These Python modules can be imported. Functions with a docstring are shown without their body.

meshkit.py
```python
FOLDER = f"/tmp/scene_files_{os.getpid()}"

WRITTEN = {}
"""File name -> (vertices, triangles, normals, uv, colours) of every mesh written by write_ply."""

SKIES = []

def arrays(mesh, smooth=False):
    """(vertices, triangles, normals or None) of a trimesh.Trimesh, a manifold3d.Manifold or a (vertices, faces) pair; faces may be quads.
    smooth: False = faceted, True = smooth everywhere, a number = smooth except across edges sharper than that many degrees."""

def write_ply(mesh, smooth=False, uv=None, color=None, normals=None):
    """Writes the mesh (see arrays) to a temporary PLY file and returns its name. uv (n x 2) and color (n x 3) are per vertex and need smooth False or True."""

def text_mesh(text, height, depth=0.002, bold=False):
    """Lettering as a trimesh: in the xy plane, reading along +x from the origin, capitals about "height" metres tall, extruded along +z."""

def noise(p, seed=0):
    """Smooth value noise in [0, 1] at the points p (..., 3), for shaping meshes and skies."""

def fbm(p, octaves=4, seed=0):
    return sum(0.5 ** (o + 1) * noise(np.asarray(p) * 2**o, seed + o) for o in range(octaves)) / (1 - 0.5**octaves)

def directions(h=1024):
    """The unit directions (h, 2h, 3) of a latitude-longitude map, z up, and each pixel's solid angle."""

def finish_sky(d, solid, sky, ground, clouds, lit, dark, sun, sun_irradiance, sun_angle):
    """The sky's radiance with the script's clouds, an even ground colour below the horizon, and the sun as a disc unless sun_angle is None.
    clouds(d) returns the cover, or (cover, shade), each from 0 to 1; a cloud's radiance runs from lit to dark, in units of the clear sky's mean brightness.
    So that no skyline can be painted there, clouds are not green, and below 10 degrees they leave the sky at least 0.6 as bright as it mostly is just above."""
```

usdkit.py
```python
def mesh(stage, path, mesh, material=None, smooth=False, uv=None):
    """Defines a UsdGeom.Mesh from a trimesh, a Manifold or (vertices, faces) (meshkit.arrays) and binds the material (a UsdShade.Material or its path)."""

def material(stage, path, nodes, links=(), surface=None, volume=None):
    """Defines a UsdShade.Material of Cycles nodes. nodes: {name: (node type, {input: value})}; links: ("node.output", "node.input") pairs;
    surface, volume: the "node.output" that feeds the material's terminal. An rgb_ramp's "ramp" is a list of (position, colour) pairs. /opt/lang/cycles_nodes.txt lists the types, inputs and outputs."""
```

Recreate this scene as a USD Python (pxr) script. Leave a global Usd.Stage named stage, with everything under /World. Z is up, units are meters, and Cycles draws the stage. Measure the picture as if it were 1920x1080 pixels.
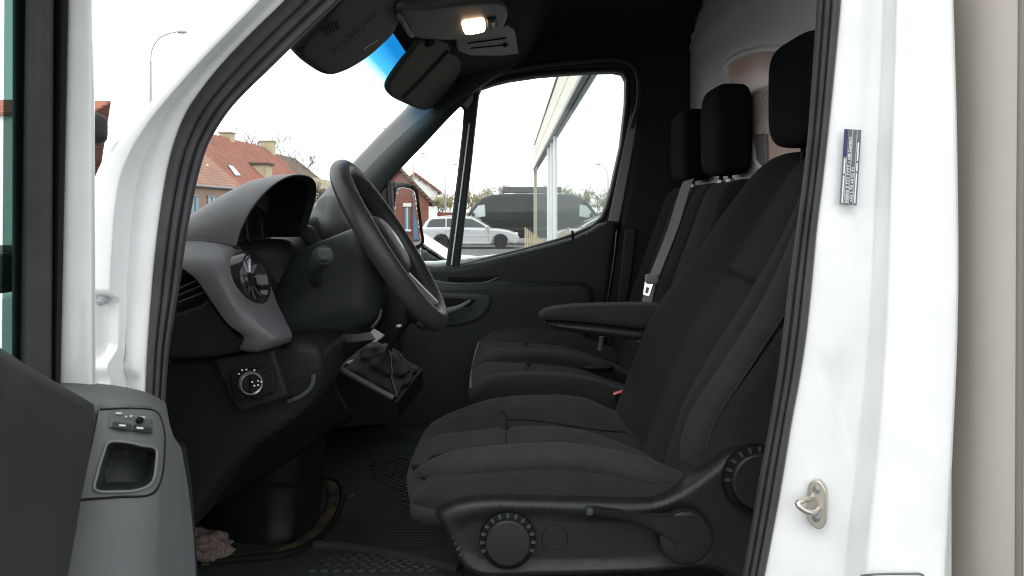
import math, random
import numpy as np, trimesh, shapely, usdkit, meshkit, manifold3d
from scipy.spatial import Delaunay
from scipy.interpolate import PchipInterpolator
from shapely.geometry import Polygon, LineString, Point
from pxr import Usd, UsdGeom, UsdLux, UsdShade, Gf, Sdf

stage = Usd.Stage.CreateInMemory()
UsdGeom.SetStageUpAxis(stage, UsdGeom.Tokens.z)
UsdGeom.SetStageMetersPerUnit(stage, 1.0)
UsdGeom.Xform.Define(stage, '/World'); UsdGeom.Scope.Define(stage, '/World/Looks')
random.seed(5); rng = np.random.default_rng(5)

# ------------------------------------------------------------------ camera, sky, sun, exposure
F, CX, HY, H = 1450.0, 960.0, 395.0, 1.75      # focal length and horizon of the 1920 px photograph, camera height
cam = UsdGeom.Camera.Define(stage, '/World/camera')
cam.CreateHorizontalApertureAttr(36.0); cam.CreateVerticalApertureAttr(20.25)
cam.CreateFocalLengthAttr(36.0 * F / 1920)
cam.CreateVerticalApertureOffsetAttr(-36.0 * (540 - HY) / 1920)
cam.CreateFStopAttr(13.0); cam.CreateFocusDistanceAttr(1.75)
cam.CreateExposureAttr(0.62)
cam.AddTranslateOp().Set(Gf.Vec3d(0, 0, H)); cam.AddRotateXOp().Set(90.0)

SUN_EL, SUN_AZ = math.radians(48), math.radians(200)   # behind the camera, to its left
sd = np.array([math.sin(SUN_AZ) * math.cos(SUN_EL), math.cos(SUN_AZ) * math.cos(SUN_EL), math.sin(SUN_EL)])
dome = UsdLux.DomeLight.Define(stage, '/World/sky'); dome.GetPrim().SetCustomDataByKey('kind', 'structure')
skym = usdkit.material(stage, '/World/Looks/sky_overcast', {
    's': ('sky_texture', {'sky_type': 'single_scattering', 'sun_disc': False, 'sun_elevation': SUN_EL, 'sun_rotation': math.atan2(sd[0], sd[1])}),
    'tc': ('texture_coordinate', {}), 'n': ('noise_texture', {'scale': 2.2, 'detail': 4.0}),
    'r': ('rgb_ramp', {'ramp': [(0.25, (13.2, 13.6, 14.2)), (0.75, (15.6, 15.7, 15.8))]}),
    'm': ('mix_color', {'fac': 0.93}), 'b': ('background_shader', {'strength': 0.1})},
    [('tc.generated', 'n.vector'), ('n.fac', 'r.fac'), ('s.color', 'm.a'), ('r.color', 'm.b'), ('m.result', 'b.color')], surface='b.background')
UsdShade.MaterialBindingAPI.Apply(dome.GetPrim()).Bind(skym)
sun = UsdLux.DistantLight.Define(stage, '/World/sun')
sun.CreateIntensityAttr(0.16); sun.CreateAngleAttr(25.0); sun.CreateColorAttr(Gf.Vec3f(1, .96, .9)); sun.GetPrim().CreateAttribute('inputs:normalize', Sdf.ValueTypeNames.Bool).Set(True)
q = Gf.Rotation(Gf.Vec3d(0, 0, 1), Gf.Vec3d(*map(float, sd)))
sun.AddTransformOp().Set(Gf.Matrix4d().SetRotate(q))

# ------------------------------------------------------------------ prims
used = {}
def path_for(parent, name):
    base = parent.GetPath().pathString if parent else '/World'
    k = used.get((base, name), -1) + 1; used[(base, name)] = k
    return base + '/' + name + ('' if k == 0 else '_%03d' % k)
def tag(p, label=None, cat=None, group=None, kind=None):
    for k, v in (('label', label), ('category', cat), ('group', group), ('kind', kind)):
        if v: p.SetCustomDataByKey(k, v)
    return p
def xf(name, parent=None, label=None, cat=None, group=None, kind=None, loc=None, rz=0):
    x = UsdGeom.Xform.Define(stage, path_for(parent, name))
    if loc is not None:
        x.AddTranslateOp().Set(Gf.Vec3d(*map(float, loc)))
        if rz: x.AddRotateZOp().Set(float(rz))
    return tag(x.GetPrim(), label, cat, group, kind)
def ob(name, mesh, mat, parent=None, label=None, cat=None, group=None, kind=None, smooth=40):
    while parent and parent.GetPath().pathElementCount > 3: parent = parent.GetParent()      # thing > part > sub-part, no deeper
    m = usdkit.mesh(stage, path_for(parent, name), mesh, mat, smooth=smooth)
    return tag(m.GetPrim(), label, cat, group, kind)
def copy_of(src, loc, rz=0, label=None, group=None):
    was = src.GetCustomData()
    o = xf(src.GetName().rstrip('0123456789').rstrip('_'), None, label or was.get('label'), was.get('category'), group or was.get('group'), None, loc, rz)
    o.GetReferences().AddInternalReference(src.GetPath()); o.SetInstanceable(True)
    return o

# ------------------------------------------------------------------ geometry helpers
def P(px, py, Y): return np.array([(px - CX) / F * Y, Y, H - (py - HY) / F * Y])
def on_plane(px, py, a, b):           # ray meets the slanted plane  z-H = a + b*X
    Y = a / ((HY - py) / F - b * (px - CX) / F); return P(px, py, Y)
def XZ(pts, Y): return [((px - CX) / F * Y, H - (py - HY) / F * Y) for px, py in pts]
def cr(pts, n, closed=False):         # smooth curve through the points, n samples evenly spaced
    p = np.asarray(pts, float)
    if closed: p = np.vstack([p, p[:1]])
    d = np.r_[0, np.cumsum(np.maximum(np.linalg.norm(np.diff(p, axis=0), axis=1), 1e-9) ** .5)]
    if closed:
        e = np.vstack([p[-2], p, p[1]]); 
    else:
        e = np.vstack([2 * p[0] - p[1], p, 2 * p[-1] - p[-2]])
    t = np.r_[0, np.cumsum(np.maximum(np.linalg.norm(np.diff(e, axis=0), axis=1), 1e-9) ** .5)]
    out = []
    for i in range(1, len(e) - 2):
        t0, t1, t2, t3 = t[i-1], t[i], t[i+1], t[i+2]
        for s in np.linspace(t1, t2, 24, endpoint=False):
            A1 = (t1-s)/(t1-t0)*e[i-1] + (s-t0)/(t1-t0)*e[i]; A2 = (t2-s)/(t2-t1)*e[i] + (s-t1)/(t2-t1)*e[i+1]; A3 = (t3-s)/(t3-t2)*e[i+1] + (s-t2)/(t3-t2)*e[i+2]
            B1 = (t2-s)/(t2-t0)*A1 + (s-t0)/(t2-t0)*A2; B2 = (t3-s)/(t3-t1)*A2 + (s-t1)/(t3-t1)*A3
            out.append((t2-s)/(t2-t1)*B1 + (s-t1)/(t2-t1)*B2)
    out = np.array(out + [p[-1]])
    L = np.r_[0, np.cumsum(np.linalg.norm(np.diff(out, axis=0), axis=1))]
    q = np.linspace(0, L[-1], n + 1)[:-1] if closed else np.linspace(0, L[-1], n)
    return np.stack([np.interp(q, L, out[:, k]) for k in range(out.shape[1])], 1)
def up(G, nu, nv):                    # control grid -> dense grid
    G = np.asarray(G, float)
    f = lambda A, n: PchipInterpolator(np.arange(len(A)), A, axis=0)(np.linspace(0, len(A) - 1, n)) if len(A) > 2 else A[0] + np.linspace(0, 1, n).reshape(-1, *[1] * (A.ndim - 1)) * (A[1] - A[0])
    return np.swapaxes(f(np.swapaxes(f(G, nu), 0, 1), nv), 0, 1)
def pg(G): return np.array([[P(*c) for c in r] for r in G])
def gm(A, wrap=False):
    r, c = A.shape[:2]; v = A.reshape(-1, 3); i = np.arange(r * c).reshape(r, c)
    if wrap: i = np.hstack([i, i[:, :1]])
    f = np.stack([i[:-1, :-1], i[1:, :-1], i[1:, 1:], i[:-1, 1:]], -1).reshape(-1, 4)
    return v, np.vstack([f[:, [0, 1, 2]], f[:, [0, 2, 3]]])
def solid(A, off):                    # a sheet given thickness along off
    A = np.asarray(A, float); B = A + np.asarray(off, float)
    r, c = A.shape[:2]; n = r * c
    v1, f1 = gm(A); i = np.arange(n).reshape(r, c)
    ring = np.r_[i[0, :-1], i[:-1, -1], i[-1, :0:-1], i[:0:-1, 0]]; nx = np.roll(ring, -1)
    side = np.vstack([np.stack([ring, nx, nx + n], 1), np.stack([ring, nx + n, ring + n], 1)])
    m = trimesh.Trimesh(np.vstack([v1, B.reshape(-1, 3)]), np.vstack([f1, f1[:, ::-1] + n, side]), process=False)
    trimesh.repair.fix_normals(m); return m
XZF = (np.zeros(3), np.array([1., 0, 0]), np.array([0., 0, 1]), np.array([0., 1, 0]))
def place(ab, d, fr): return fr[0] + ab[:, :1] * fr[1] + ab[:, 1:2] * fr[2] + np.asarray(d).reshape(-1, 1) * fr[3]
def pillow(poly, d0, d1, r=.008, res=.03, fr=XZF, field=None):   # plate between depths d0 (rounded rim) and d1
    if not isinstance(poly, Polygon): poly = Polygon(poly)
    poly = poly.buffer(0)
    if poly.geom_type != 'Polygon': poly = max(poly.geoms, key=lambda g: g.area)
    poly = shapely.geometry.polygon.orient(poly)
    def ring(l, s):
        n = max(8, int(l.length / s)); c = np.array(l.coords)[:-1]
        q = np.array([l.interpolate(t).coords[0] for t in np.linspace(0, l.length, n, endpoint=False)])
        return q
    s = min(res, max(r * .9, res * .3)); loops = []
    for l in [poly.exterior, *poly.interiors]:
        l = l.simplify(1e-5); c = np.array(l.coords); q = []
        for a, b in zip(c[:-1], c[1:]):
            k = max(1, int(math.ceil(np.linalg.norm(b - a) / s))); q += [a + (b - a) * t / k for t in range(k)]
        loops.append(np.array(q))
    pts = list(loops)
    for k in (.12, .35, .65, 1.0):
        g = poly.buffer(-r * k)
        for gg in getattr(g, 'geoms', [g]):
            if not gg.is_empty:
                for l in [gg.exterior, *gg.interiors]: pts.append(ring(l, s * 1.15))
    x0, y0, x1, y1 = poly.bounds
    gx, gy = np.meshgrid(np.arange(x0, x1, res), np.arange(y0, y1, res)); gp = np.stack([gx.ravel(), gy.ravel()], 1)
    inner = poly.buffer(-r * 1.02 - res * .4)
    if not inner.is_empty: pts.append(gp[shapely.contains_xy(inner, gp[:, 0], gp[:, 1])])
    allp = np.vstack(pts); nb = sum(map(len, loops))
    tri = Delaunay(allp + rng.normal(0, 1e-7, allp.shape)).simplices
    cen = allp[tri].mean(1); tri = tri[shapely.contains_xy(poly, cen[:, 0], cen[:, 1])]
    d = np.maximum(shapely.distance(poly.boundary, shapely.points(allp)), 0); d[:nb] = 0
    dep = d0 + r * (1 - np.sqrt(np.clip(1 - (1 - np.minimum(d, r) / r) ** 2, 0, 1)))
    if field is not None: dep = dep + field(allp[:, 0], allp[:, 1], d)
    n = len(allp); fs = [tri, tri[:, ::-1] + n]; o = 0
    for L in loops:
        i = np.arange(len(L)) + o; j = np.roll(i, -1); o += len(L)
        fs += [np.stack([i, j, j + n], 1), np.stack([i, j + n, i + n], 1)]
    m = trimesh.Trimesh(np.vstack([place(allp, dep, fr), place(allp, np.full(n, d1), fr)]), np.vstack(fs), process=False)
    trimesh.repair.fix_normals(m); return m
def px_pillow(pts, Y, thick, r=.008, res=.03, smooth=0, field=None):
    q = np.array(XZ(pts, Y))
    if smooth: q = cr(q, smooth, True)
    return pillow(Polygon(q), Y, Y + thick, r, res, field=field)
def tube(path, r, n=10, ref=None, closed=False, flat=1.0):
    p = np.asarray(path, float); N = len(p); r = np.broadcast_to(np.asarray(r, float), (N,))
    t = np.gradient(p, axis=0) if not closed else np.roll(p, -1, 0) - np.roll(p, 1, 0)
    t /= np.linalg.norm(t, axis=1, keepdims=True)
    if ref is None: ref = np.eye(3)[np.argmin(np.abs(t).max(0))]
    a = np.cross(t, ref); a /= np.linalg.norm(a, axis=1, keepdims=True); b = np.cross(a, t)
    th = np.linspace(0, 2 * np.pi, n, endpoint=False)
    A = p[:, None] + r[:, None, None] * (np.cos(th)[None, :, None] * a[:, None] + flat * np.sin(th)[None, :, None] * b[:, None])
    if closed: A = np.vstack([A, A[:1]])
    v, f = gm(A, True)
    if not closed:
        v = np.vstack([v, p[0], p[-1]]); k = len(v) - 2; i = np.arange(n); j = (i + 1) % n
        f = np.vstack([f, np.stack([np.full(n, k), j, i], 1), np.stack([np.full(n, k + 1), i + (N - 1) * n, j + (N - 1) * n], 1)])
    m = trimesh.Trimesh(v, f, process=False); trimesh.repair.fix_normals(m); return m
def ribbon(path, across, w, th):      # flat strap along a path
    p = np.asarray(path, float); a = np.asarray(across, float); a /= np.linalg.norm(a)
    return solid(np.stack([p - a * w / 2, p, p + a * w / 2], 1), np.cross(p[-1] - p[0], a) / np.linalg.norm(np.cross(p[-1] - p[0], a)) * th)
def hull(pts): return trimesh.convex.convex_hull(np.asarray(pts, float))
def rbox(c, s, b=.004):
    c, s = np.asarray(c, float), np.asarray(s, float) / 2; b = min(b, s.min() * .9); pts = []
    for sx in (-1, 1):
        for sy in (-1, 1):
            for sz in (-1, 1):
                k = np.array([sx, sy, sz])
                for ax in range(3):
                    e = s - b; e[ax] = s[ax]; pts.append(c + k * e)
    return hull(pts)
def sbox(c, h, e=.4, nu=40, nv=24):   # soft rounded block
    u = np.linspace(0, 2 * np.pi, nu, endpoint=False); v = np.linspace(-np.pi / 2, np.pi / 2, nv)
    U, V = np.meshgrid(u, v, indexing='xy'); g = lambda t: np.sign(t) * np.abs(t) ** e
    A = np.stack([c[0] + h[0] * g(np.cos(V)) * g(np.cos(U)), c[1] + h[1] * g(np.cos(V)) * g(np.sin(U)), c[2] + h[2] * g(np.sin(V))], -1)
    vv, ff = gm(A, True); m = trimesh.Trimesh(vv, ff, process=False); m.merge_vertices(); m.update_faces(m.nondegenerate_faces()); trimesh.repair.fix_normals(m); return m
def frame_for(c, n, upv=(0, 0, 1)):   # local frame whose third axis is n
    n = np.asarray(n, float); n /= np.linalg.norm(n); a = np.cross(upv, n); a /= np.linalg.norm(a); b = np.cross(n, a)
    M = np.eye(4); M[:3, 0], M[:3, 1], M[:3, 2], M[:3, 3] = a, b, n, c; return M
def cyl(r, h, M=None, n=40, bev=.0015):   # bevelled disc, axis z from 0 to h
    m = trimesh.creation.revolve(np.array([[0, 0], [r, 0], [r, h - bev], [r - bev, h], [0, h]]), sections=n)
    if M is not None: m.apply_transform(M)
    return m
def rev(prof, M=None, n=48):
    m = trimesh.creation.revolve(np.array(prof, float), sections=n)
    if M is not None: m.apply_transform(M)
    return m
def cat(ms): return trimesh.util.concatenate([m if isinstance(m, trimesh.Trimesh) else trimesh.Trimesh(*m, process=False) for m in ms])
def sstep(x, a, b): t = np.clip((x - a) / (b - a), 0, 1); return t * t * (3 - 2 * t)

# ------------------------------------------------------------------ materials
def mat(name, col, rough=.5, spec=.5, bump=0, bscale=600, var=0, vscale=6, metal=0, coat=0, sheen=0, vcol=None):
    n = {'p': ('principled_bsdf', {'base_color': col, 'roughness': rough, 'metallic': metal, 'specular_ior_level': spec})}; l = []
    if coat: n['p'][1].update({'coat_weight': coat, 'coat_roughness': .06})
    if sheen: n['p'][1].update({'sheen_weight': sheen, 'sheen_roughness': .4})
    if var or bump: n['g'] = ('texture_coordinate', {})
    if var:
        c2 = vcol or tuple(max(0, c * (1 - var)) for c in col); c1 = tuple(min(1, c * (1 + var * .6)) for c in col)
        n['v'] = ('noise_texture', {'scale': vscale, 'detail': 5.0, 'roughness': .6}); n['r'] = ('rgb_ramp', {'ramp': [(.3, c2), (.65, c1)]})
        l += [('g.object', 'v.vector'), ('v.fac', 'r.fac'), ('r.color', 'p.base_color')]
    if bump:
        n['b'] = ('noise_texture', {'scale': bscale, 'detail': 2.0}); n['bp'] = ('bump', {'strength': bump, 'distance': .0006})
        l += [('g.object', 'b.vector'), ('b.fac', 'bp.height'), ('bp.normal', 'p.normal')]
    return usdkit.material(stage, '/World/Looks/' + name, n, l, surface='p.BSDF')
def pane(name, fac, tint=(1, 1, 1)):
    return usdkit.material(stage, '/World/Looks/' + name, {'t': ('transparent_bsdf', {'color': tint}), 'g': ('glossy_bsdf', {'roughness': 0.0, 'color': (1, 1, 1)}), 'm': ('mix_closure', {'fac': fac})}, [('t.BSDF', 'm.closure1'), ('g.BSDF', 'm.closure2')], surface='m.closure')
W = mat('white_paint', (.70, .715, .71), .30, coat=.5, var=.07, vscale=9)
RUB = mat('seal_rubber', (.042, .040, .043), .6, spec=.3, bump=.25, bscale=300, var=.25, vscale=14)
RUBD = mat('dark_rubber', (.006, .006, .0065), .7, spec=.15, bump=.2)
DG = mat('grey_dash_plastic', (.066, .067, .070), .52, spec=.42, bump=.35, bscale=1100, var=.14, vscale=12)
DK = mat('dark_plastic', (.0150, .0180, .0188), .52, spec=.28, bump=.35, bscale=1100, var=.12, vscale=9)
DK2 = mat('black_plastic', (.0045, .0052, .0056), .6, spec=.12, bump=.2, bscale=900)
DOORG = mat('door_grey_plastic', (.078, .082, .083), .55, spec=.32, bump=.3, bscale=1000, var=.14)
HEAD = mat('headliner_felt', (.022, .025, .026), .9, bump=.4, bscale=900, spec=.12)
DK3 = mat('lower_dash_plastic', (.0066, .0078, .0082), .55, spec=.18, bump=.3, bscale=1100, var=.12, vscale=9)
TRIM = mat('pillar_trim_plastic', (.032, .038, .038), .6, spec=.3, bump=.3, bscale=900)
TRIMG = mat('grey_pillar_trim', (.10, .105, .105), .6, bump=.3, bscale=900)
GLOSS = mat('gloss_black', (.006, .006, .007), .12, spec=.4)
CHR = mat('satin_chrome', (.62, .62, .63), .22, metal=1)
STEEL = mat('zinc_steel', (.52, .49, .43), .33, metal=1, var=.12, vscale=40)
SILV = mat('silver_trim', (.30, .30, .31), .3, metal=.8)
WHITE_INK = mat('white_ink', (.7, .7, .7), .6)
RED = mat('red_button', (.65, .06, .06), .4)
BULK = mat('grey_bulkhead', (.60, .62, .59), .5, bump=.2, bscale=200, var=.05, vscale=3)
def fabric(name, c, c2, sheen=.04):
    return usdkit.material(stage, '/World/Looks/' + name, {
        'g': ('texture_coordinate', {}), 'w': ('noise_texture', {'scale': 420.0, 'detail': 3.0}), 'v': ('noise_texture', {'scale': 11.0, 'detail': 6.0, 'roughness': .65}),
        'wv': ('voronoi_texture', {'scale': 700.0}), 'r': ('rgb_ramp', {'ramp': [(.25, c2), (.7, c)]}), 'r2': ('rgb_ramp', {'ramp': [(.3, (.72, .72, .72)), (.7, (1.2, 1.2, 1.2))]}),
        'm': ('mix_color', {'blend_type': 'multiply', 'fac': 1.0}), 'bp': ('bump', {'strength': .5, 'distance': .0008}),
        'p': ('principled_bsdf', {'roughness': .92, 'specular_ior_level': .1, 'sheen_weight': sheen, 'sheen_roughness': .5})},
        [('g.object', 'w.vector'), ('g.object', 'v.vector'), ('g.object', 'wv.vector'), ('v.fac', 'r.fac'), ('w.fac', 'r2.fac'), ('r.color', 'm.a'), ('r2.color', 'm.b'), ('m.result', 'p.base_color'), ('wv.distance', 'bp.height'), ('bp.normal', 'p.normal')], surface='p.BSDF')
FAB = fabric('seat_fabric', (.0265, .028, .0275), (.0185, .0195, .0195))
FABL = fabric('seat_side_fabric', (.034, .035, .033), (.022, .023, .022))
FABS = fabric('bolster_fabric', (.030, .031, .030), (.021, .022, .021))
FABB = fabric('seat_back_fabric', (.019, .0205, .0205), (.0135, .0145, .0145), .02)
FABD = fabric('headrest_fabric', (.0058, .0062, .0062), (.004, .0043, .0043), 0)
BELT = fabric('belt_webbing', (.24, .24, .225), (.20, .20, .19))
MATR = mat('mat_rubber', (.024, .030, .027), .75, spec=.15, bump=.3, bscale=120, var=.35, vscale=7, vcol=(.022, .024, .022))
DIRT = mat('dirty_mat_edge', (.070, .055, .034), .95, spec=.1, var=.5, vscale=16, vcol=(.012, .012, .011))
PANE = pane('clear_pane', .014, (.96, .98, .97))

van = xf('delivery_van', None, 'white box van cab seen through its open driver door, black seats inside', 'van')
def part(name, label=None): return xf(name, van, label)

# ================================================================== van: body shell round the door opening
def lines(specs, n):                  # several pixel polylines with depth -> grid, one row per line
    rows = []
    for pts, Y in specs:
        c = cr(np.array(pts, float), n); y = np.interp(np.linspace(0, 1, n), np.linspace(0, 1, len(np.atleast_1d(Y))), np.atleast_1d(Y))
        rows.append([P(a, b, d) for (a, b), d in zip(c, y)])
    return np.array(rows)
O_ = [(560, -110), (520, -60), (465, 0), (405, 62), (345, 125), (290, 185), (240, 240), (205, 285), (182, 330), (172, 380), (166, 500), (164, 650), (160, 830)]
S_ = [(655, -130), (585, -60), (535, 0), (490, 44), (450, 84), (413, 124), (380, 165), (350, 210), (331, 255), (318, 300), (305, 370), (292, 470), (284, 560), (277, 660), (270, 830)]
I_ = [(770, -130), (705, -60), (640, 0), (590, 47), (540, 95), (500, 134), (465, 168), (435, 200), (410, 235), (390, 272), (373, 325), (361, 380), (351, 435), (343, 490), (335, 545), (325, 605), (318, 650), (312, 720), (307, 830)]
N = 90
o, s_ = cr(O_, N), cr(S_, N)
def between(k): return o * (1 - k) + s_ * k
A = lines([(o, 1.30), (o, 1.13), (between(.10), 1.105), (between(.34), 1.11), (between(.46), 1.135), (between(.60), 1.165), (between(.75), 1.162), (between(.90), 1.165), (s_, 1.172), (s_, 1.22)], N)
A = up(A, 60, 150)
# shallow hinge pocket pressed into the pillar
px = A[..., 0] / A[..., 1] * F + CX; py = HY - (A[..., 2] - H) / A[..., 1] * F
pk = sstep(px, 168, 180) * (1 - sstep(px, 222, 236)) * sstep(py, 548, 566) * (1 - sstep(py, 655, 690))
A[..., 1] += .030 * pk
A[..., 1] += .012 * sstep(px, 150, 180) * (1 - sstep(px, 240, 275)) * sstep(py, 690, 715)
bodyp = part('body_shell')
ob('front_pillar', gm(A), W, bodyp)
hp = P(182, 601, 1.14); ob('hinge_bolt', cyl(.011, .014, frame_for(hp, (.5, -1, 0))), RUBD, bodyp)
hp = P(186, 558, 1.13); ob('hinge_arm', rbox(hp, (.03, .03, .018), .005), mat('hinge_paint', (.42, .43, .44), .4), bodyp)

def seal(S, I, name, par, n=90, Y=1.17):
    s, i = cr(S, n), cr(I, n); b = lambda k: s * (1 - k) + i * k
    prof = [(0, .03), (.0, 0), (.05, -.008), (.16, -.012), (.30, -.010), (.36, -.004), (.40, .004), (.44, -.006), (.60, -.012), (.66, -.003), (.70, .006), (.76, -.004), (.88, -.008), (.96, .002), (1.0, .02), (1.0, .07)]
    G = np.array([[P(a, c, Y + d * (.62 if d < .01 else 1)) for a, c in b(k)] for k, d in prof])
    return ob(name, gm(up(G, 70, 160)), RUB, par, smooth=50)
seal(S_, I_, 'door_seal', bodyp)
BL = [(1537, -80), (1532, 0), (1525, 110), (1515, 250), (1504, 350), (1492, 440), (1478, 540), (1468, 625), (1456, 715), (1441, 805), (1425, 890), (1409, 985), (1392, 1080), (1375, 1170)]
BR = [(1580, -80), (1576, 0), (1568, 90), (1560, 175), (1550, 270), (1541, 350), (1531, 430), (1521, 540), (1511, 630), (1499, 710), (1485, 785), (1463, 920), (1433, 1080), (1415, 1170)]
seal(BR, BL, 'door_seal', bodyp)

# rear door pillar, white
ER = [(1786, -80), (1787, 0), (1790, 110), (1793, 230), (1795, 360), (1796, 500), (1793, 660), (1786, 820), (1779, 960), (1772, 1090), (1768, 1170)]
FOLD = [(1683, -80), (1679, 0), (1676, 120), (1673, 220), (1670, 330), (1667, 430), (1663, 540), (1657, 660), (1649, 770), (1640, 880), (1630, 980), (1620, 1080), (1612, 1170)]
br, fo, er = cr(BR, N), cr(FOLD, N), cr(ER, N)
m2 = lambda a, b, k: a * (1 - k) + b * k
A = lines([(br, 1.23), (br, 1.176), (m2(br, fo, .25), 1.170), (m2(br, fo, .6), 1.168), (m2(br, fo, .80), 1.160), (m2(br, fo, .93), 1.125), (fo, 1.108), (m2(fo, er, .12), 1.100), (m2(fo, er, .6), 1.094), (m2(fo, er, .96), 1.10), (er, 1.112), (er, 1.19)], N)
A = up(A, 90, 170)
px = A[..., 0] / A[..., 1] * F + CX; py = HY - (A[..., 2] - H) / A[..., 1] * F
# pressed step of the jamb below mid height and the pocket round the latch
line = 1512 + (py - 650) * .35
A[..., 1] += .008 * sstep(py, 640, 740) * sstep(px, line, line + 26) * (1 - sstep(px, 1575, 1612))
ob('rear_pillar', gm(A), W, bodyp)
ob('step_trim', tube(cr([P(1614, 1080, 1.10), P(1640, 1077, 1.089), P(1700, 1076, 1.087), P(1728, 1077, 1.089), P(1736, 1090, 1.10)], 24), .0016, 8), mat('step_trim_grey', (.10, .10, .11), .4), bodyp)

# latch striker
st = part('door_striker')
c = np.array(P(1532, 945, 1.155)); n = np.array([-.62, -.78, .02]); M = frame_for(c, n)
hexp = [(-.013, -.025), (.0, -.036), (.011, -.030), (.014, 0), (.012, .026), (.002, .036), (-.010, .030), (-.014, 0)]
fr = (M[:3, 3], M[:3, 0], M[:3, 1], -M[:3, 2])
ob('striker_plate', pillow(Polygon(cr(hexp, 48, True)), -.004, .006, .0015, .004, fr), STEEL, st)
for yy in (.022, -.020):
    Mb = M.copy(); Mb[:3, 3] = c + M[:3, 1] * yy + M[:3, 2] * .004
    ob('screw', cat([rev([(0, .001), (.0022, .001), (.0028, .0028), (.0052, .0022), (.0055, 0), (0, 0)], Mb, 24)]), SILV, st)
w = lambda a, b, d: c + M[:3, 0] * a + M[:3, 1] * b + M[:3, 2] * d
ob('striker_loop', tube(cr([w(.002, -.006, .003), w(.002, -.007, .014), w(-.001, -.006, .026), w(-.010, .0, .036), w(-.016, .007, .038), w(-.012, .010, .026), w(-.008, .009, .012), w(-.008, .008, .002)], 40), .0042, 12), STEEL, st)

# service sticker on the jamb
sk = part('service_sticker')
tl, tr, bl, bRr = P(1582, 242, 1.158), P(1612, 238, 1.158), P(1573, 383, 1.158), P(1605, 383, 1.158)
O0 = bl; ax = (tl - bl); hgt = np.linalg.norm(ax); ax /= hgt; ay = (bRr - bl); wd = np.linalg.norm(ay); ay = ay - ax * (ay @ ax); wd = np.linalg.norm(ay); ay /= wd
az = np.cross(ay, ax); az = az if az[1] < 0 else -az
sh = ((tr - bRr) - (tl - bl))
SG = mat('sticker_grey', (.10, .115, .125), .5); SP = mat('sticker_violet', (.03, .02, .09), .5)
def skq(x0, y0, x1, y1, d, m, nm):    # x along the reading direction, y across from the top line downwards
    base = O0 + az * d
    ob(nm, solid(np.array([[base + ax * x0 + ay * y0, base + ax * x1 + ay * y0], [base + ax * x0 + ay * y1, base + ax * x1 + ay * y1]]), -az * .0006), m, sk)
skq(0, 0, hgt, wd, .0025, SG, 'sticker_face'); skq(hgt * .64, .0003, hgt * .995, wd * .24, .0030, SP, 'violet_band')
for y in (.23, .49, .75): skq(0.001, wd * y, hgt * .99, wd * y + .0004, .0030, WHITE_INK, 'rule')
def sktext(t, x, y, hh, mx, bold=False):
    m = meshkit.text_mesh(t, hh, .0004, bold); m.apply_scale([min(1.15, mx / m.extents[0]), 1, 1])
    v = np.array(m.vertices); m = trimesh.Trimesh(O0 + az * .0031 + v[:, :1] * ax + (x * ax + y * ay) - v[:, 1:2] * ay + v[:, 2:] * az, m.faces, process=False)
    ob('lettering', m, WHITE_INK, sk, smooth=False)
sktext('00800 3 777 7777 - MB Contact', .002, wd * .45, wd * .155, hgt * .93, True)
sktext('+33 1 70 48 01 91', .004, wd * .70, wd * .145, hgt * .50, True)
for x0, x1, y in ((.002, .045, .13), (.048, .072, .13), (.003, .05, .87), (.053, .066, .87), (.069, .098, .87)): skq(x0 * hgt / .118, wd * y - .001, x1 * hgt / .118, wd * y + .0009, .0030, WHITE_INK, 'small_print')

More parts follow.
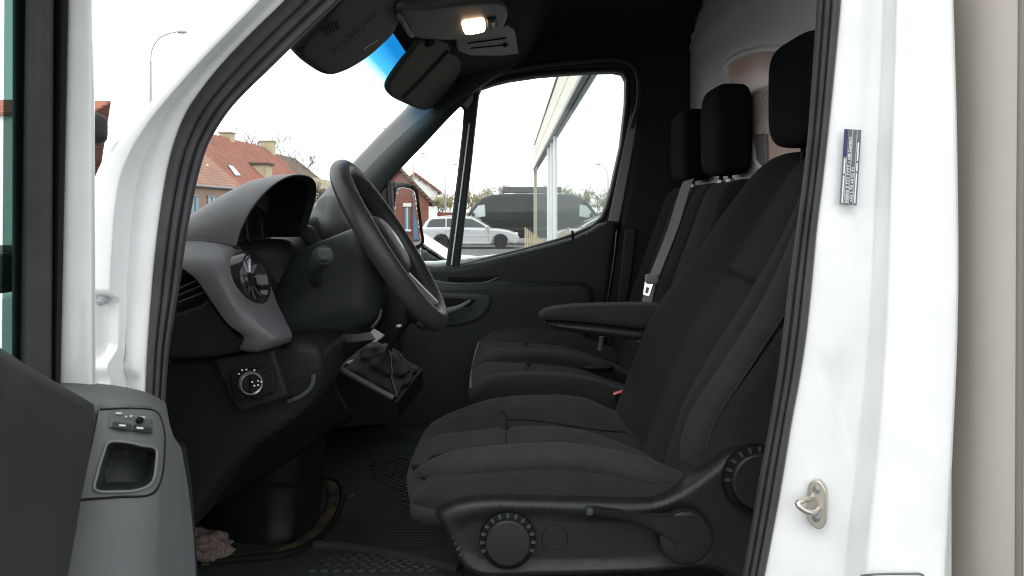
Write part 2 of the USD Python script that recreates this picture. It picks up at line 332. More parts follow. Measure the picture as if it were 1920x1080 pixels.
# outer shell: roof, right side, bonnet, floor pan, box body, wheels
YN, YF = 1.10, 3.08                    # left and right skins
def wsx(z): return -.77 + .949 * (z - H)
roofp = []
prof = [(-.285, H + .535), (-.15, H + .66), (.1, H + .78), (.35, H + .83), (.70, H + .85)]
pr = cr(np.array(prof), 24)
G = np.array([[(x, y, z - .16 * abs((y - 2.09) / .99) ** 4) for x, z in pr] for y in np.linspace(YN + .02, YF - .02, 25)])
ob('roof', solid(G, (0, 0, .02)), W, bodyp)
# left header over the door opening (above the frame of the photograph)
hd = cr(np.array([P(560, -110, 1.13), P(760, -330, 1.12), P(1100, -420, 1.12), P(1640, -440, 1.11)]), 40)
ob('door_header', solid(np.stack([hd + (0, .08, -.03), hd, hd + (0, -.005, .04), hd + (0.0, .06, .16)], 1), (0, .02, 0)), W, bodyp)
bon = cr(np.array([(-.80, H - .10), (-1.1, H - .20), (-1.5, H - .36), (-1.78, H - .55), (-1.86, H - .75), (-1.88, H - 1.1)]), 24)
G = np.array([[(x + .10 * abs((y - 2.09) / .99) ** 3, y, z - .06 * abs((y - 2.09) / .99) ** 4) for x, z in bon] for y in np.linspace(YN + .02, YF - .02, 25)])
ob('bonnet', solid(G, (0.02, 0, -.02)), W, bodyp)
ob('right_wing', pillow(Polygon([(-1.85, .55), (-1.85, H - .62), (-1.45, H - .38), (-.80, H - .13), (-.35, H - .2), (-.35, .45), (-.95, .45), (-1.02, .75), (-1.2, .85), (-1.4, .75), (-1.45, .45)]), 3.04, 3.08, .01, .1), W, bodyp)
ob('left_wing', pillow(Polygon([(-1.85, .55), (-1.85, H - .62), (-1.45, H - .38), (-.80, H - .13), (-.62, H - .10), (-.55, H - .6), (-.55, .45), (-.95, .45), (-1.02, .75), (-1.2, .85), (-1.4, .75), (-1.45, .45)]), 1.10, 1.14, .01, .1), W, bodyp)
ob('floor_pan', rbox((-.35, 2.09, H - .83), (2.1, 1.9, .08)), DK2, bodyp)
ob('left_sill', pillow(Polygon([(-.58, .50), (-.58, H - .80), (.34, H - .80), (.34, .50)]), 1.12, 1.2, .02, .1), W, bodyp)
ob('bulkhead_firewall', rbox((-.92, 2.09, H - .45), (.05, 1.9, .75)), DK2, bodyp)
ob('right_rear_corner', pillow(Polygon([(.44, .6), (.44, H - .1), (.52, H + .5), (.68, H + .72), (.68, .6)]), 3.04, 3.08, .01, .1), W, bodyp)
ob('right_header', tube(cr(np.array([(-.30, 3.03, H + .52), (0, 3.02, H + .62), (.35, 3.01, H + .66), (.70, 3.01, H + .68)]), 20), .075, 12), W, bodyp)
ob('cab_back', rbox((.685, 2.13, H - .05), (.02, 1.70, 1.68)), BULK, bodyp)
BOX = mat('box_body_panel', (.56, .52, .47), .5,  bump=.25, bscale=90, var=.05, vscale=2)
bx = part('box_body', 'beige grey box body behind the cab')
ob('front_panel', rbox((.735, 2.09, 2.0), (.05, 2.06, 2.7), .004), BOX, bx)
ob('left_panel', rbox((2.6, 1.072, 2.0), (3.66, .03, 2.7), .004), BOX, bx)
ob('right_panel', rbox((2.6, 3.12, 2.0), (3.66, .03, 2.7), .004), BOX, bx)
ob('box_roof', rbox((2.57, 2.09, 3.36), (3.74, 2.1, .05), .01), BOX, bx)
ob('box_floor', rbox((2.57, 2.09, .64), (3.74, 2.06, .08), .01), DK2, bx)
ob('rear_door', rbox((4.44, 2.09, 2.0), (.04, 2.02, 2.66), .006), BOX, bx)
ob('corner_profile', tube([(.708, 1.0835, .62), (.708, 1.076, 1.75), (.708, 1.055, 3.35)], .0055, 12), mat('corner_profile_grey', (.16, .15, .14), .5), bx)
TYRE = mat('tyre_rubber', (.018, .018, .018), .8, bump=.3, bscale=60); RIM = mat('wheel_silver', (.45, .45, .46), .35, metal=.7)
for x, y in ((-1.2, 1.24), (-1.2, 2.94), (2.9, 1.24), (2.9, 2.94)):
    s = 1 if y > 2 else -1
    M = frame_for((x, y - s * .1, .35), (0, s, 0))
    t = ob('wheel', rev([(.20, 0), (.33, .01), (.35, .04), (.35, .17), (.33, .2), (.20, .2), (.20, 0)], M, 48), TYRE, van)
    ob('rim', rev([(0, .15), (.06, .16), (.19, .13), (.21, .19), (.21, .05), (0, .05)], M, 40), RIM, t)

# ================================================================== open driver door
dr = part('driver_door', 'open driver door with armrest and window switches')
LX = lambda pts, Y: lines([(pts, Y)], 40)[0]
def vline(x0, x1, Y0, Y1, y0=-80, y1=760, bow=0): return [P(x0 + (x1 - x0) * t + bow * math.sin(math.pi * t), y0 + (y1 - y0) * t, Y0 + (Y1 - Y0) * t) for t in np.linspace(0, 1, 40)]
# columns from the front edge (right) towards the latch side (left)
fr_ = np.array([vline(176, 179, .80, 1.02), vline(175, 178, .765, .985), vline(170, 172, .755, .975), vline(150, 147, .752, .97), vline(131, 114, .75, .965), vline(128, 111, .765, .98)])
ob('door_frame', solid(up(fr_, 24, 60), (-.012, .012, 0)), W, dr)
ws = np.array([vline(130, 113, .755, .972), vline(127, 110, .735, .955), vline(117, 104, .728, .945), vline(103, 98, .735, .95), vline(99, 95, .745, .96)])
ob('frame_seal', solid(up(ws, 24, 60), (-.012, .012, 0)), RUBD, dr)
ws = np.array([vline(101, 97, .74, .955), vline(97, 93, .722, .94), vline(80, 74, .716, .93), vline(56, 48, .71, .915), vline(51, 43, .712, .918), vline(48, 41, .725, .93)])
ob('window_channel', solid(up(ws, 24, 60), (-.02, .012, 0)), RUB, dr)
gl = usdkit.material(stage, '/World/Looks/dark_edge_glass', {'t': ('transparent_bsdf', {'color': (.10, .19, .165)}), 'g': ('glossy_bsdf', {'roughness': 0.02, 'color': (.5, .6, .57)}), 'm': ('mix_closure', {'fac': .10})}, [('t.BSDF', 'm.closure1'), ('g.BSDF', 'm.closure2')], surface='m.closure')
ob('quarter_glass', gm(up(np.array([vline(50, 43, .725, .93, y1=720), vline(8, 3, .70, .88, y1=720)]), 8, 40)), gl, dr)
ws = np.array([vline(10, 4, .70, .88), vline(9, 3, .69, .87), vline(-40, -40, .68, .85), vline(-200, -180, .55, .66)])
ob('main_glass', gm(up(ws[2:], 8, 40)), PANE, dr)
# inner trim: a panel whose top edge climbs towards the latch side, then the armrest block
TR = np.array([
    [P(-260, 470, .50), P(-260, 520, .478), P(-260, 620, .475), P(-260, 800, .475), P(-260, 1160, .47)],
    [P(-60, 612, .62), P(-60, 632, .595), P(-60, 720, .585), P(-60, 860, .585), P(-60, 1160, .58)],
    [P(0, 652, .66), P(2, 668, .638), P(2, 745, .622), P(2, 880, .62), P(0, 1160, .615)],
    [P(62, 692, .72), P(62, 708, .70), P(62, 770, .685), P(60, 900, .68), P(58, 1160, .67)],
    [P(118, 724, .78), P(118, 740, .757), P(116, 800, .742), P(114, 920, .735), P(108, 1160, .725)],
    [P(166, 752, .84), P(165, 768, .815), P(162, 830, .80), P(156, 940, .785), P(146, 1160, .77)],
    [P(196, 772, .89), P(196, 790, .87), P(192, 850, .85), P(184, 950, .835), P(172, 1160, .81)]])
ob('trim_panel', solid(up(TR, 80, 60), (-.03, .01, 0)), mat('door_dark_trim', (.019, .0205, .021), .6, spec=.2, bump=.3, bscale=900, var=.1), dr)
# ledge in front of the window sill and top cap of the armrest
CAP = np.array([
    [P(100, 715, 1.00), P(170, 718, 1.02), P(225, 724, 1.05), P(275, 736, 1.08), P(310, 755, 1.10)],
    [P(110, 722, .93), P(170, 724, .95), P(230, 732, .98), P(282, 742, 1.01), P(313, 765, 1.04)],
    [P(140, 745, .86), P(176, 742, .90), P(232, 745, .92), P(285, 754, .95), P(315, 780, .98)],
    [P(165, 765, .83), P(188, 755, .87), P(235, 756, .885), P(286, 762, .92), P(316, 790, .95)],
    [P(175, 782, .825), P(195, 768, .862), P(240, 764, .88), P(286, 770, .915), P(316, 800, .945)]])
ob('sill_cap', solid(up(CAP, 40, 50), (0, .01, -.03)), DOORG, dr)
FACE = np.array([
    [P(186, 768, .845), P(240, 763, .87), P(290, 768, .90), P(312, 785, .93), P(318, 810, .97), P(322, 830, 1.02)],
    [P(176, 820, .82), P(240, 815, .835), P(300, 815, .868), P(320, 822, .90), P(331, 830, .95), P(340, 835, 1.02)],
    [P(165, 870, .80), P(240, 868, .815), P(302, 866, .848), P(323, 866, .88), P(338, 868, .935), P(348, 870, 1.02)],
    [P(152, 935, .78), P(230, 935, .792), P(300, 930, .825), P(324, 925, .86), P(346, 925, .92), P(356, 925, 1.02)],
    [P(138, 1000, .765), P(220, 1000, .775), P(298, 1000, .808), P(328, 1000, .845), P(354, 1000, .91), P(364, 1000, 1.02)],
    [P(118, 1160, .73), P(210, 1160, .74), P(296, 1160, .775), P(334, 1160, .82), P(362, 1160, .89), P(374, 1160, 1.02)]])
FA = up(FACE, 150, 150)
fpx = FA[..., 0] / FA[..., 1] * F + CX; fpy = HY - (FA[..., 2] - H) / FA[..., 1] * F
# grip pocket: part of the block sinks in
pocket = Polygon(cr([(203, 830), (230, 828), (265, 835), (292, 842), (293, 870), (285, 905), (262, 918), (220, 922), (178, 918), (182, 890), (194, 850)], 80, True))
dist = shapely.distance(pocket.boundary, shapely.points(fpx, fpy)) * np.where(shapely.contains_xy(pocket, fpx, fpy), 1, -1)
FA2 = FA.copy(); sink = sstep(dist, 0, 9); FA2[..., 1] += .045 * sink
FA2 += 0
vA, fA = gm(FA); ok = ~(shapely.distance(pocket, shapely.points(fpx.ravel()[fA].mean(1), fpy.ravel()[fA].mean(1))) <= 0)
ob('armrest', trimesh.Trimesh(vA, fA[ok]), DOORG, dr)
surf = shapely.points(fpx.ravel(), fpy.ravel())
from scipy.spatial import cKDTree
kd = cKDTree(np.stack([fpx.ravel(), fpy.ravel()], 1)); FAf = FA.reshape(-1, 3)
def on_arm(x, y, lift=.002):
    d, i = kd.query([x, y], k=4); w = 1 / (d + 1e-3); Yv = (FAf[i, 1] * w).sum() / w.sum()
    return P(x, y, Yv - lift)
def arm_patch(quad, nm, m, lift=.003, n=8, par=dr, inner=None):
    (a, b, c_, d_) = quad
    G = np.array([[on_arm(*(np.array(a) * (1-u) * (1-v) + np.array(b) * u * (1-v) + np.array(c_) * u * v + np.array(d_) * (1-u) * v), lift) for u in np.linspace(0, 1, n)] for v in np.linspace(0, 1, n)])
    return ob(nm, solid(G, (-.001, .004, 0)), m, par)
pm = pillow(pocket.buffer(1.5), 0, 1, 5, 6, (np.zeros(3), np.array([1., 0, 0]), np.array([0, 1., 0]), np.array([0, 0, 1.])))
pv = np.array(pm.vertices); top_ = np.arange(len(pv)) < len(pv) // 2; pf_ = np.array(pm.faces); pf_ = pf_[(pf_ < len(pv) // 2).all(1)]
dd_ = shapely.distance(pocket.boundary, shapely.points(pv[:, 0], pv[:, 1])) * shapely.contains_xy(pocket, pv[:, 0], pv[:, 1])
pw = np.array([on_arm(x, y, -.0005 - .040 * float(sstep(d_, 0, 16))) for (x, y), d_ in zip(pv[:len(pv) // 2, :2], dd_)])
ob('grip_pocket', trimesh.Trimesh(pw, pf_, process=False), DK, dr)
rim_ = cr([(203, 830), (230, 828), (265, 835), (292, 842), (293, 870), (285, 905), (262, 918), (220, 922), (178, 918), (182, 890), (194, 850)], 70, True)
ob('grip_rim', tube(np.array([on_arm(x, y, .001) for x, y in rim_]), .0016, 8, closed=True), mat('grip_rim_plastic', (.095, .10, .10), .4), dr)
pk_ = cr([(187, 768), (250, 766), (292, 772), (306, 800), (308, 850), (300, 905), (285, 926), (220, 932), (152, 937)], 60)
ob('panel_joint', tube(np.array([on_arm(x, y, .0003) for x, y in pk_]), .0013, 6), RUBD, dr)
sw = arm_patch([(207, 773), (283, 786), (287, 812), (204, 800)], 'switch_plate', mat('switch_plate_plastic', (.05, .052, .053), .45), .0025, 8)
arm_patch([(212, 792), (244, 797), (243, 806), (210, 801)], 'window_switch', DK, .006, 4, sw)
arm_patch([(250, 798), (282, 803), (283, 811), (249, 807)], 'window_switch', DK, .006, 4, sw)
INKD = mat('worn_ink', (.42, .43, .43), .6)
for x, y in ((229, 798), (262, 803)): arm_patch([(x - 6, y - 1.6), (x + 6, y - .4), (x + 6, y + 1.8), (x - 6, y + .8)], 'switch_symbol', INKD, .0075, 3, sw)
for x, y, w in ((222, 775.5, 5), (245, 781, 1.6), (267, 783, 4), (236, 782, 1.3), (258, 787, 1.6)): arm_patch([(x - w, y - .9), (x + w, y - .1), (x + w, y + 1.2), (x - w, y + .6)], 'mirror_symbol', INKD, .0045, 3, sw)
ob('mirror_knob', sbox(on_arm(262, 788, .006), (.0035, .004, .0035), .7), DK2, sw)
# serrated edge of the door-pocket side
ob('door_edge', solid(up(np.array([[P(330, 822, .97), P(348, 838, .99), P(358, 900, .985), P(366, 1000, .97), P(376, 1160, .95)], [P(322, 822, 1.04), P(340, 838, 1.06), P(350, 900, 1.06), P(360, 1000, 1.05), P(370, 1160, 1.03)]]), 6, 40), (-.02, 0, 0)), DK, dr)
# door's outer skin behind the trim, going to the latch edge
h0, h1 = np.array([-.585, 1.14]), np.array([-.37, .12])
G = np.array([[(*(h0 + (h1 - h0) * t), z) for z in np.linspace(.55, H - .30 + .10 * t, 6)] for t in np.linspace(0, 1, 10)])
ob('outer_skin', solid(G, (-.012, 0, 0)), W, dr)
mh = P(138, 238, 1.16)
ob('mirror', sbox(mh, (.035, .05, .026), .5), DK2, dr, 'black housing of the driver door mirror')

# ================================================================== windscreen, far pillar, passenger door
WA, WB = .77 / .949, 1 / .949         # windscreen plane: z-H = WA + WB*X
def ws_pt(X, Y, off=0): return np.array([X + off, Y, H + WA + WB * X])
wsm = usdkit.material(stage, '/World/Looks/windscreen_glass', {
    'g': ('geometry', {}), 'x': ('separate_xyz', {}), 'mr': ('map_range', {'from_min': H + .362, 'from_max': H + .455, 'to_min': 0.0, 'to_max': 1.0, 'clamp': True}),
    'r': ('rgb_ramp', {'ramp': [(0, (.97, .99, .98)), (.25, (.62, .86, .95)), (.55, (.045, .32, .60)), (1, (.006, .13, .34))]}),
    't': ('transparent_bsdf', {}), 'gl': ('glossy_bsdf', {'roughness': 0.0}), 'm': ('mix_closure', {'fac': .012})},
    [('g.position', 'x.vector'), ('x.z', 'mr.value'), ('mr.result', 'r.fac'), ('r.color', 't.color'), ('t.BSDF', 'm.closure1'), ('gl.BSDF', 'm.closure2')], surface='m.closure')
G = np.array([[ws_pt(x, y) for x in np.linspace(-.95, -.27, 12)] for y in np.linspace(1.16, 2.91, 16)])
ob('windscreen', gm(G), wsm, van, 'windscreen with a blue shade band along its top')

hl = part('headliner')
# header over the windscreen and the ceiling
pr = cr(np.array([(-.305, H + .455), (-.295, H + .462), (-.10, H + .522), (.05, H + .575), (.13, H + .68), (.25, H + .74), (.66, H + .75)]), 30)
G = np.array([[(x, y, z - (.02 + .10 * sstep(x, .02, .3)) * sstep(abs(y - 2.05), .55, .95)) for x, z in pr] for y in np.linspace(1.16, 2.96, 30)])
ob('ceiling_lining', solid(G, (0, 0, .012)), HEAD, hl)
oc = part('overhead_console')
a_, b_ = .518, .30
bn = np.array([-b_, 0, 1.]) / math.hypot(b_, 1); ba = np.array([1, 0, b_]) / math.hypot(b_, 1)
OCF = (np.array([0, 0, H + a_]), ba, np.array([0., 1, 0]), bn)
def oc_poly(pts, smooth=0):
    q = np.array([on_plane(x, y, a_, b_) for x, y in pts]); q = np.stack([(q - OCF[0]) @ ba, q[:, 1]], 1)
    return Polygon(cr(q, smooth, True) if smooth else q)
OCM = mat('console_plastic', (.055, .052, .046), .5, bump=.2)
ob('console_pod', pillow(oc_poly([(745, 18), (800, 16), (870, 8), (935, 6), (955, 22), (950, 44), (935, 62), (890, 73), (830, 77), (775, 72), (762, 62)], 60), 0, .05, .012, .02, OCF), OCM, oc)
ob('rear_pod', pillow(oc_poly([(855, 80), (900, 70), (955, 55), (969, 64), (976, 108), (940, 112), (880, 112), (858, 104)]), .012, .06, .008, .02, OCF), OCM, oc)
for k, (x0, y0, x1, y1) in enumerate([(880, 88, 950, 78), (885, 97, 955, 90)]):
    pa, pb = on_plane(x0, y0, a_ - .000, b_), on_plane(x1, y1, a_, b_); ob('groove', tube([pa + bn * .011, pb + bn * .011], .0025, 6), RUBD, oc)
LAMP = usdkit.material(stage, '/World/Looks/lamp_glow', {'e': ('emission', {'color': (1, .60, .34), 'strength': 5.0})}, surface='e.emission')
ob('lamp_lens', pillow(oc_poly([(866, 42), (868, 38), (885, 35), (904, 33), (908, 36), (909, 50), (906, 55), (890, 59), (874, 61), (869, 57)], 60), -.008, .004, .004, .006, OCF), LAMP, oc)
ob('lamp_switch', pillow(oc_poly([(912, 33), (930, 31), (932, 46), (914, 51)]), -.006, .004, .004, .01, OCF), DK, oc)
ob('lamp_button', pillow(oc_poly([(918, 36), (926, 35), (927, 45), (920, 47)]), -.009, .004, .003, .01, OCF), GLOSS, oc)
ob('console_clip', tube(cr([on_plane(748, 30, a_ - .01, b_), on_plane(756, 42, a_ - .014, b_), on_plane(766, 60, a_ - .014, b_), on_plane(772, 67, a_ - .01, b_)], 20), .006, 8), TRIMG, oc)
ob('small_knob', rbox(on_plane(947, 85, a_ + .008, b_), (.012, .014, .012), .003), DK2, oc)

# camera housing and passenger sun visor: plates parallel to the windscreen, some cm inside it
def ws_frame(off):
    u = np.array([1, 0, WB]) / math.hypot(1, WB); nn = np.array([-WB, 0, 1.]) / math.hypot(1, WB)
    return (np.array([off, 0, H + WA]), u, np.array([0., 1, 0]), nn)
def ws_poly(pts, off, smooth=0):
    fr = ws_frame(off); A0 = WA - WB * off
    q = np.array([on_plane(x, y, A0, WB) for x, y in pts]); q = np.stack([(q - fr[0]) @ fr[1], q[:, 1]], 1)
    return Polygon(cr(q, smooth, True) if smooth else q)
ch = part('camera_housing', 'black windscreen camera housing with vent slots')
CHM = mat('housing_black', (.010, .011, .012), .55, spec=.25, bump=.2)
fld = lambda a, b, d: -.022 * sstep(d, .0, .05)
ob('housing_shell', pillow(ws_poly([(690, -50), (641, -2), (601, 46), (566, 86), (559, 100), (565, 112), (588, 131), (610, 143), (626, 144), (656, 132), (694, 107), (722, 82), (738, 66), (752, 40), (770, -50)], .085, 90), 0, .022, .014, .03, ws_frame(.085)), CHM, ch)
def ws_bar(x0, y0, x1, y1, off, w, d, nm, m, par):
    A0 = WA - WB * off; a, b = on_plane(x0, y0, A0, WB), on_plane(x1, y1, A0, WB); ob(nm, tube([a, (a + b) / 2, b], w, 6), m, par)
for k in range(6): ws_bar(606 + k * 5, 52 - k * 2.5, 612 + k * 5, 66 - k * 2.5, .090, .0014, 0, 'vent_slot', RUBD, ch)
for k in range(13): ws_bar(628 + k * 7, 96 - k * 6.2, 632 + k * 7, 104 - k * 6.2, .0905, .0013, 0, 'vent_slot', mat('slot_grey', (.03, .03, .032), .5) if k == 0 else '/World/Looks/slot_grey', ch)
for k in range(6): ob('status_dot', cyl(.0016, .001, frame_for(on_plane(684 + k * 4.6, 92 - k * 3.2, WA - WB * .092, WB), (.7, -.3, -.6)), 10), WHITE_INK, ch)
sv = part('sun_visor', 'folded sun visor on the passenger side')
VP = [(727, 168), (730, 156), (753, 122), (776, 94), (789, 76), (835, 76), (871, 108), (873, 121), (855, 150), (837, 176), (809, 204), (797, 208), (783, 205), (761, 196), (736, 183)]
SVM = mat('visor_vinyl', (.026, .028, .025), .7, spec=.2, bump=.3, bscale=500)
ob('visor_board', pillow(ws_poly(VP, .11, 80), 0, .014, .010, .03, ws_frame(.11)), SVM, sv)
fl = ws_poly([(757, 186), (784, 160), (814, 128), (841, 98), (873, 112), (855, 150), (837, 176), (809, 204), (797, 208), (783, 205)], .122)
ob('visor_flap', pillow(fl, 0, .012, .006, .03, ws_frame(.122)), SVM, sv)
ob('visor_pivot', cyl(.012, .03, frame_for(on_plane(803, 80, WA - WB * .11, WB), (.3, -.9, -.1)), 20), DK2, sv)

# far pillar between windscreen and passenger door
fp = part('far_front_pillar')
PA = np.array([
    [P(556, 430, 2.99), P(612, 356, 2.99), P(660, 307, 2.985), P(712, 252, 2.98), P(762, 201, 2.97), P(800, 150, 2.96), P(830, 100, 2.95)],
    [P(560, 432, 2.95), P(616, 358, 2.95), P(664, 308, 2.945), P(716, 254, 2.94), P(766, 203, 2.93), P(806, 152, 2.92), P(840, 100, 2.91)],
    [P(600, 440, 2.90), P(652, 362, 2.90), P(695, 310, 2.895), P(754, 252, 2.89), P(808, 205, 2.88), P(850, 160, 2.87), P(890, 100, 2.86)]])
ob('pillar_cover', solid(up(PA, 14, 50), (0, .02, 0)), TRIMG, fp)
PB = np.array([
    [P(598, 440, 2.90), P(650, 362, 2.90), P(694, 311, 2.895), P(753, 253, 2.89), P(807, 206, 2.88), P(850, 160, 2.87), P(890, 100, 2.86)],
    [P(620, 442, 2.875), P(672, 366, 2.875), P(712, 318, 2.87), P(772, 258, 2.865), P(832, 208, 2.855), P(890, 160, 2.845), P(960, 110, 2.83)],
    [P(655, 448, 2.90), P(706, 374, 2.90), P(738, 330, 2.895), P(798, 266, 2.89), P(858, 203, 2.88), P(910, 158, 2.87), P(980, 120, 2.86)]])
ob('pillar_inner', solid(up(PB, 14, 50), (0, .02, 0)), TRIM, fp)

pdr = part('passenger_door', 'closed passenger door with window and black inner trim')
Q_ = [(734, 329), (770, 290), (810, 248), (842, 213), (855, 201), (864, 199), (870, 207), (868, 240), (858, 330), (847, 415), (837, 496), (797, 499), (742, 470), (738, 400)]
M_ = [(898, 178), (902, 168), (925, 160), (953, 153), (1007, 145), (1061, 140.5), (1115, 137.5), (1150, 136.5), (1166, 140), (1172, 152), (1171, 195), (1162, 274), (1144, 354), (1134, 388), (1126, 406), (1108, 422), (1075, 437), (1043, 448), (989, 463), (917, 481), (861, 495), (870, 420), (884, 300)]
q_, m_ = Polygon(XZ(Q_, 2.92)), Polygon(XZ(M_, 2.92))
outer = Polygon(XZ([(640, 452), (700, 372), (745, 318), (800, 258), (850, 196), (890, 155), (945, 132), (1010, 122), (1100, 113), (1160, 112), (1186, 122), (1196, 150), (1196, 200), (1190, 290), (1176, 370), (1160, 430), (1150, 560), (640, 560)], 2.92))
q0, m0 = q_.buffer(.002), m_.buffer(.002)
ob('window_frame', pillow(outer.difference(q0.buffer(.012)).difference(m0.buffer(.012)), 2.90, 2.95, .008, .04), DK, pdr)
for nm, g in (('quarter_window', q_), ('main_window', m_)):
    w = ob(nm, pillow(g.buffer(.004), 2.938, 2.942, .001, .1), PANE, pdr)
    ob('window_seal', pillow(g.buffer(.014).difference(g), 2.893, 2.95, .006, .03), RUB, w)
grey = mat('door_frame_grey', (.20, .20, .205), .5)
ob('divider_bar', px_pillow([(872, 205), (897, 178), (884, 300), (870, 420), (861, 500), (838, 500), (848, 415), (859, 330), (868, 240)], 2.888, .05, .006), DK, pdr)
ob('divider_strip', tube(cr([P(880, 232, 2.885), P(873, 290, 2.885), P(863, 370, 2.885), P(854, 440, 2.885), P(846.5, 497, 2.885)], 20), .0027, 8), mat('bright_strip', (.75, .75, .74), .35), pdr)
ob('frame_corner', px_pillow([(845, 196), (880, 168), (894, 158), (889, 176), (882, 215), (876, 206), (868, 196), (856, 195)], 2.889, .03, .004), grey, pdr)
ob('rear_frame', px_pillow([(1191, 205), (1196, 232), (1182, 310), (1161, 418), (1140, 416), (1152, 358), (1168, 280), (1180, 220)], 2.889, .03, .005), grey, pdr)
# trim below the window
TOP_ = [(640, 470), (742, 492), (800, 499), (860, 499), (917, 486), (989, 468), (1043, 454), (1080, 443), (1108, 430), (1122, 420), (1140, 414), (1162, 416)]
ob('door_trim', px_pillow(TOP_ + [(1150, 500), (1138, 600), (1130, 700), (1126, 860), (600, 860), (600, 480)], 2.855, .06, .025, .04), DK, pdr)
ob('trim_lower', px_pillow([(770, 536), (840, 534), (930, 531), (1040, 530), (1092, 530), (1108, 537), (1114, 556), (1112, 590), (1104, 640), (1100, 860), (700, 860)], 2.80, .07, .022, .04), DK, pdr)
ob('ledge_slot', px_pillow([(838, 519), (880, 520), (918, 518), (936, 516), (925, 526), (905, 529), (870, 530), (842, 528)], 2.852, .03, .003, .02), RUBD, pdr)
ob('ledge_edge', tube(cr([P(800, 524, 2.835), P(842, 531, 2.835), P(880, 532, 2.835), P(914, 529, 2.835), P(932, 521, 2.845)], 24), .0035, 8), TRIMG, pdr)
ob('ledge', px_pillow([(780, 526), (845, 533), (905, 532), (940, 527), (1000, 531), (1000, 536), (780, 540)], 2.82, .05, .006, .02), TRIM, pdr)
ob('handle_bowl', px_pillow([(780, 548), (840, 549), (905, 552), (921, 557), (921, 572), (905, 594), (880, 607), (840, 613), (780, 612)], 2.788, .03, .012, .02, 60), TRIM, pdr)
ob('handle_recess', px_pillow([(780, 557), (850, 558), (893, 562), (880, 574), (850, 582), (820, 584), (780, 584)], 2.785, .02, .004, .02), RUBD, pdr)
ob('pull_handle', tube(cr([P(800, 586, 2.77), P(835, 584, 2.76), P(862, 576, 2.76), P(882, 564, 2.77)], 30), np.r_[np.linspace(.009, .012, 15), np.linspace(.012, .006, 15)], 10), TRIMG, pdr)
ob('edge_strip', tube(cr([P(1156, 430, 2.85), P(1150, 490, 2.85), P(1137, 573, 2.85), P(1132, 620, 2.85)], 20), .0016, 6), CHR, pdr)
ob('lock_pin', tube([P(1074, 447, 2.87), P(1074, 440, 2.87), P(1073, 432, 2.87)], [.005, .0055, .004], 10), RUBD, pdr)
ob('door_skin', pillow(Polygon([(-.78, .55), (-.76, H - .20), (-.3, H - .20), (.40, H - .12), (.40, .55)]), 3.03, 3.07, .01, .1), W, pdr)
fb = part('far_rear_pillar')
ob('pillar_cover', px_pillow([(1186, 40), (1300, 40), (1300, 420), (1262, 470), (1235, 700), (1130, 700), (1142, 560), (1164, 424), (1186, 310), (1195, 226), (1194, 160), (1186, 126)], 2.87, .06, .02, .05), HEAD, fb)
ob('upper_trim', px_pillow([(985, 30), (1330, 30), (1330, 120), (1200, 118), (1160, 106), (1100, 106), (1010, 115), (945, 126), (900, 144), (880, 110), (910, 60)], 2.865, .06, .02, .05), HEAD, fb)
ob('pillar_edge', tube(cr([P(1184, 240, 2.86), P(1197, 190, 2.86), P(1197, 150, 2.86), P(1186, 124, 2.86), P(1160, 113, 2.86), P(1080, 116, 2.86), P(1000, 125, 2.86), P(930, 139, 2.86), P(890, 158, 2.86)], 50), .009, 8), TRIM, fb)
ob('belt_cover', px_pillow([(1170, 430), (1186, 424), (1196, 430), (1186, 520), (1168, 610), (1150, 612), (1160, 520)], 2.855, .03, .01), DK, fb)

# far exterior mirror
fm = part('far_mirror', 'door mirror outside the passenger window')
mnrm = np.array([.80, -.60, .0]); mc = np.array(P(763, 405, 3.225))
MH = [(727, 350), (740, 342), (773, 344), (785, 352), (790, 372), (796, 430), (797, 478), (793, 502), (736, 502), (726, 470)]
mg = Polygon(cr(np.array(XZ([(742, 362), (745, 353), (766, 353), (776, 359), (781, 390), (786, 430), (787, 457), (742, 457)], 3.22)), 50, True))
MIR = mat('mirror_glass', (.88, .88, .90), .01, metal=1)
fr = (mc, np.array([.6, .80, 0]), np.array([0, 0, 1.]), -mnrm)
q = np.array(mg.exterior.coords) - (mc[0], mc[2]); 
def along(p):                         # slide the outline onto the turned glass along the sight line
    d = np.array([p[0] + mc[0], 3.22, p[1] + mc[2] - H]); k = ((mc - (0, 0, H)) @ mnrm) / (d @ mnrm); w = d * k + (0, 0, H) - mc
    return (w @ fr[1], w @ fr[2])
qq = [along(p) for p in q]
mp = Polygon([along(p) for p in cr(np.array(XZ(MH, 3.22)), 60, True) - (mc[0], mc[2])])
ob('mirror_housing', pillow(mp, .004, .10, .02, .03, (fr[0], fr[1], fr[2], fr[3])), DK2, fm)
ob('mirror_glass', pillow(Polygon(qq), -.004, .004, .002, .02, fr), MIR, fm)
ob('glass_rim', pillow(Polygon(qq).buffer(.017).difference(Polygon(qq).buffer(.0005)), -.006, .01, .003, .02, fr), DK2, fm)
ob('lower_glass', pillow(Polygon([along(p) for p in np.array(XZ([(744, 464), (789, 464), (789, 492), (750, 494)], 3.22)) - (mc[0], mc[2])]), -.004, .004, .002, .02, fr), MIR, fm)
ob('mirror_arm', tube([P(735, 480, 3.25), P(725, 490, 3.15), P(715, 500, 3.05)], .03, 12), DK2, fm)

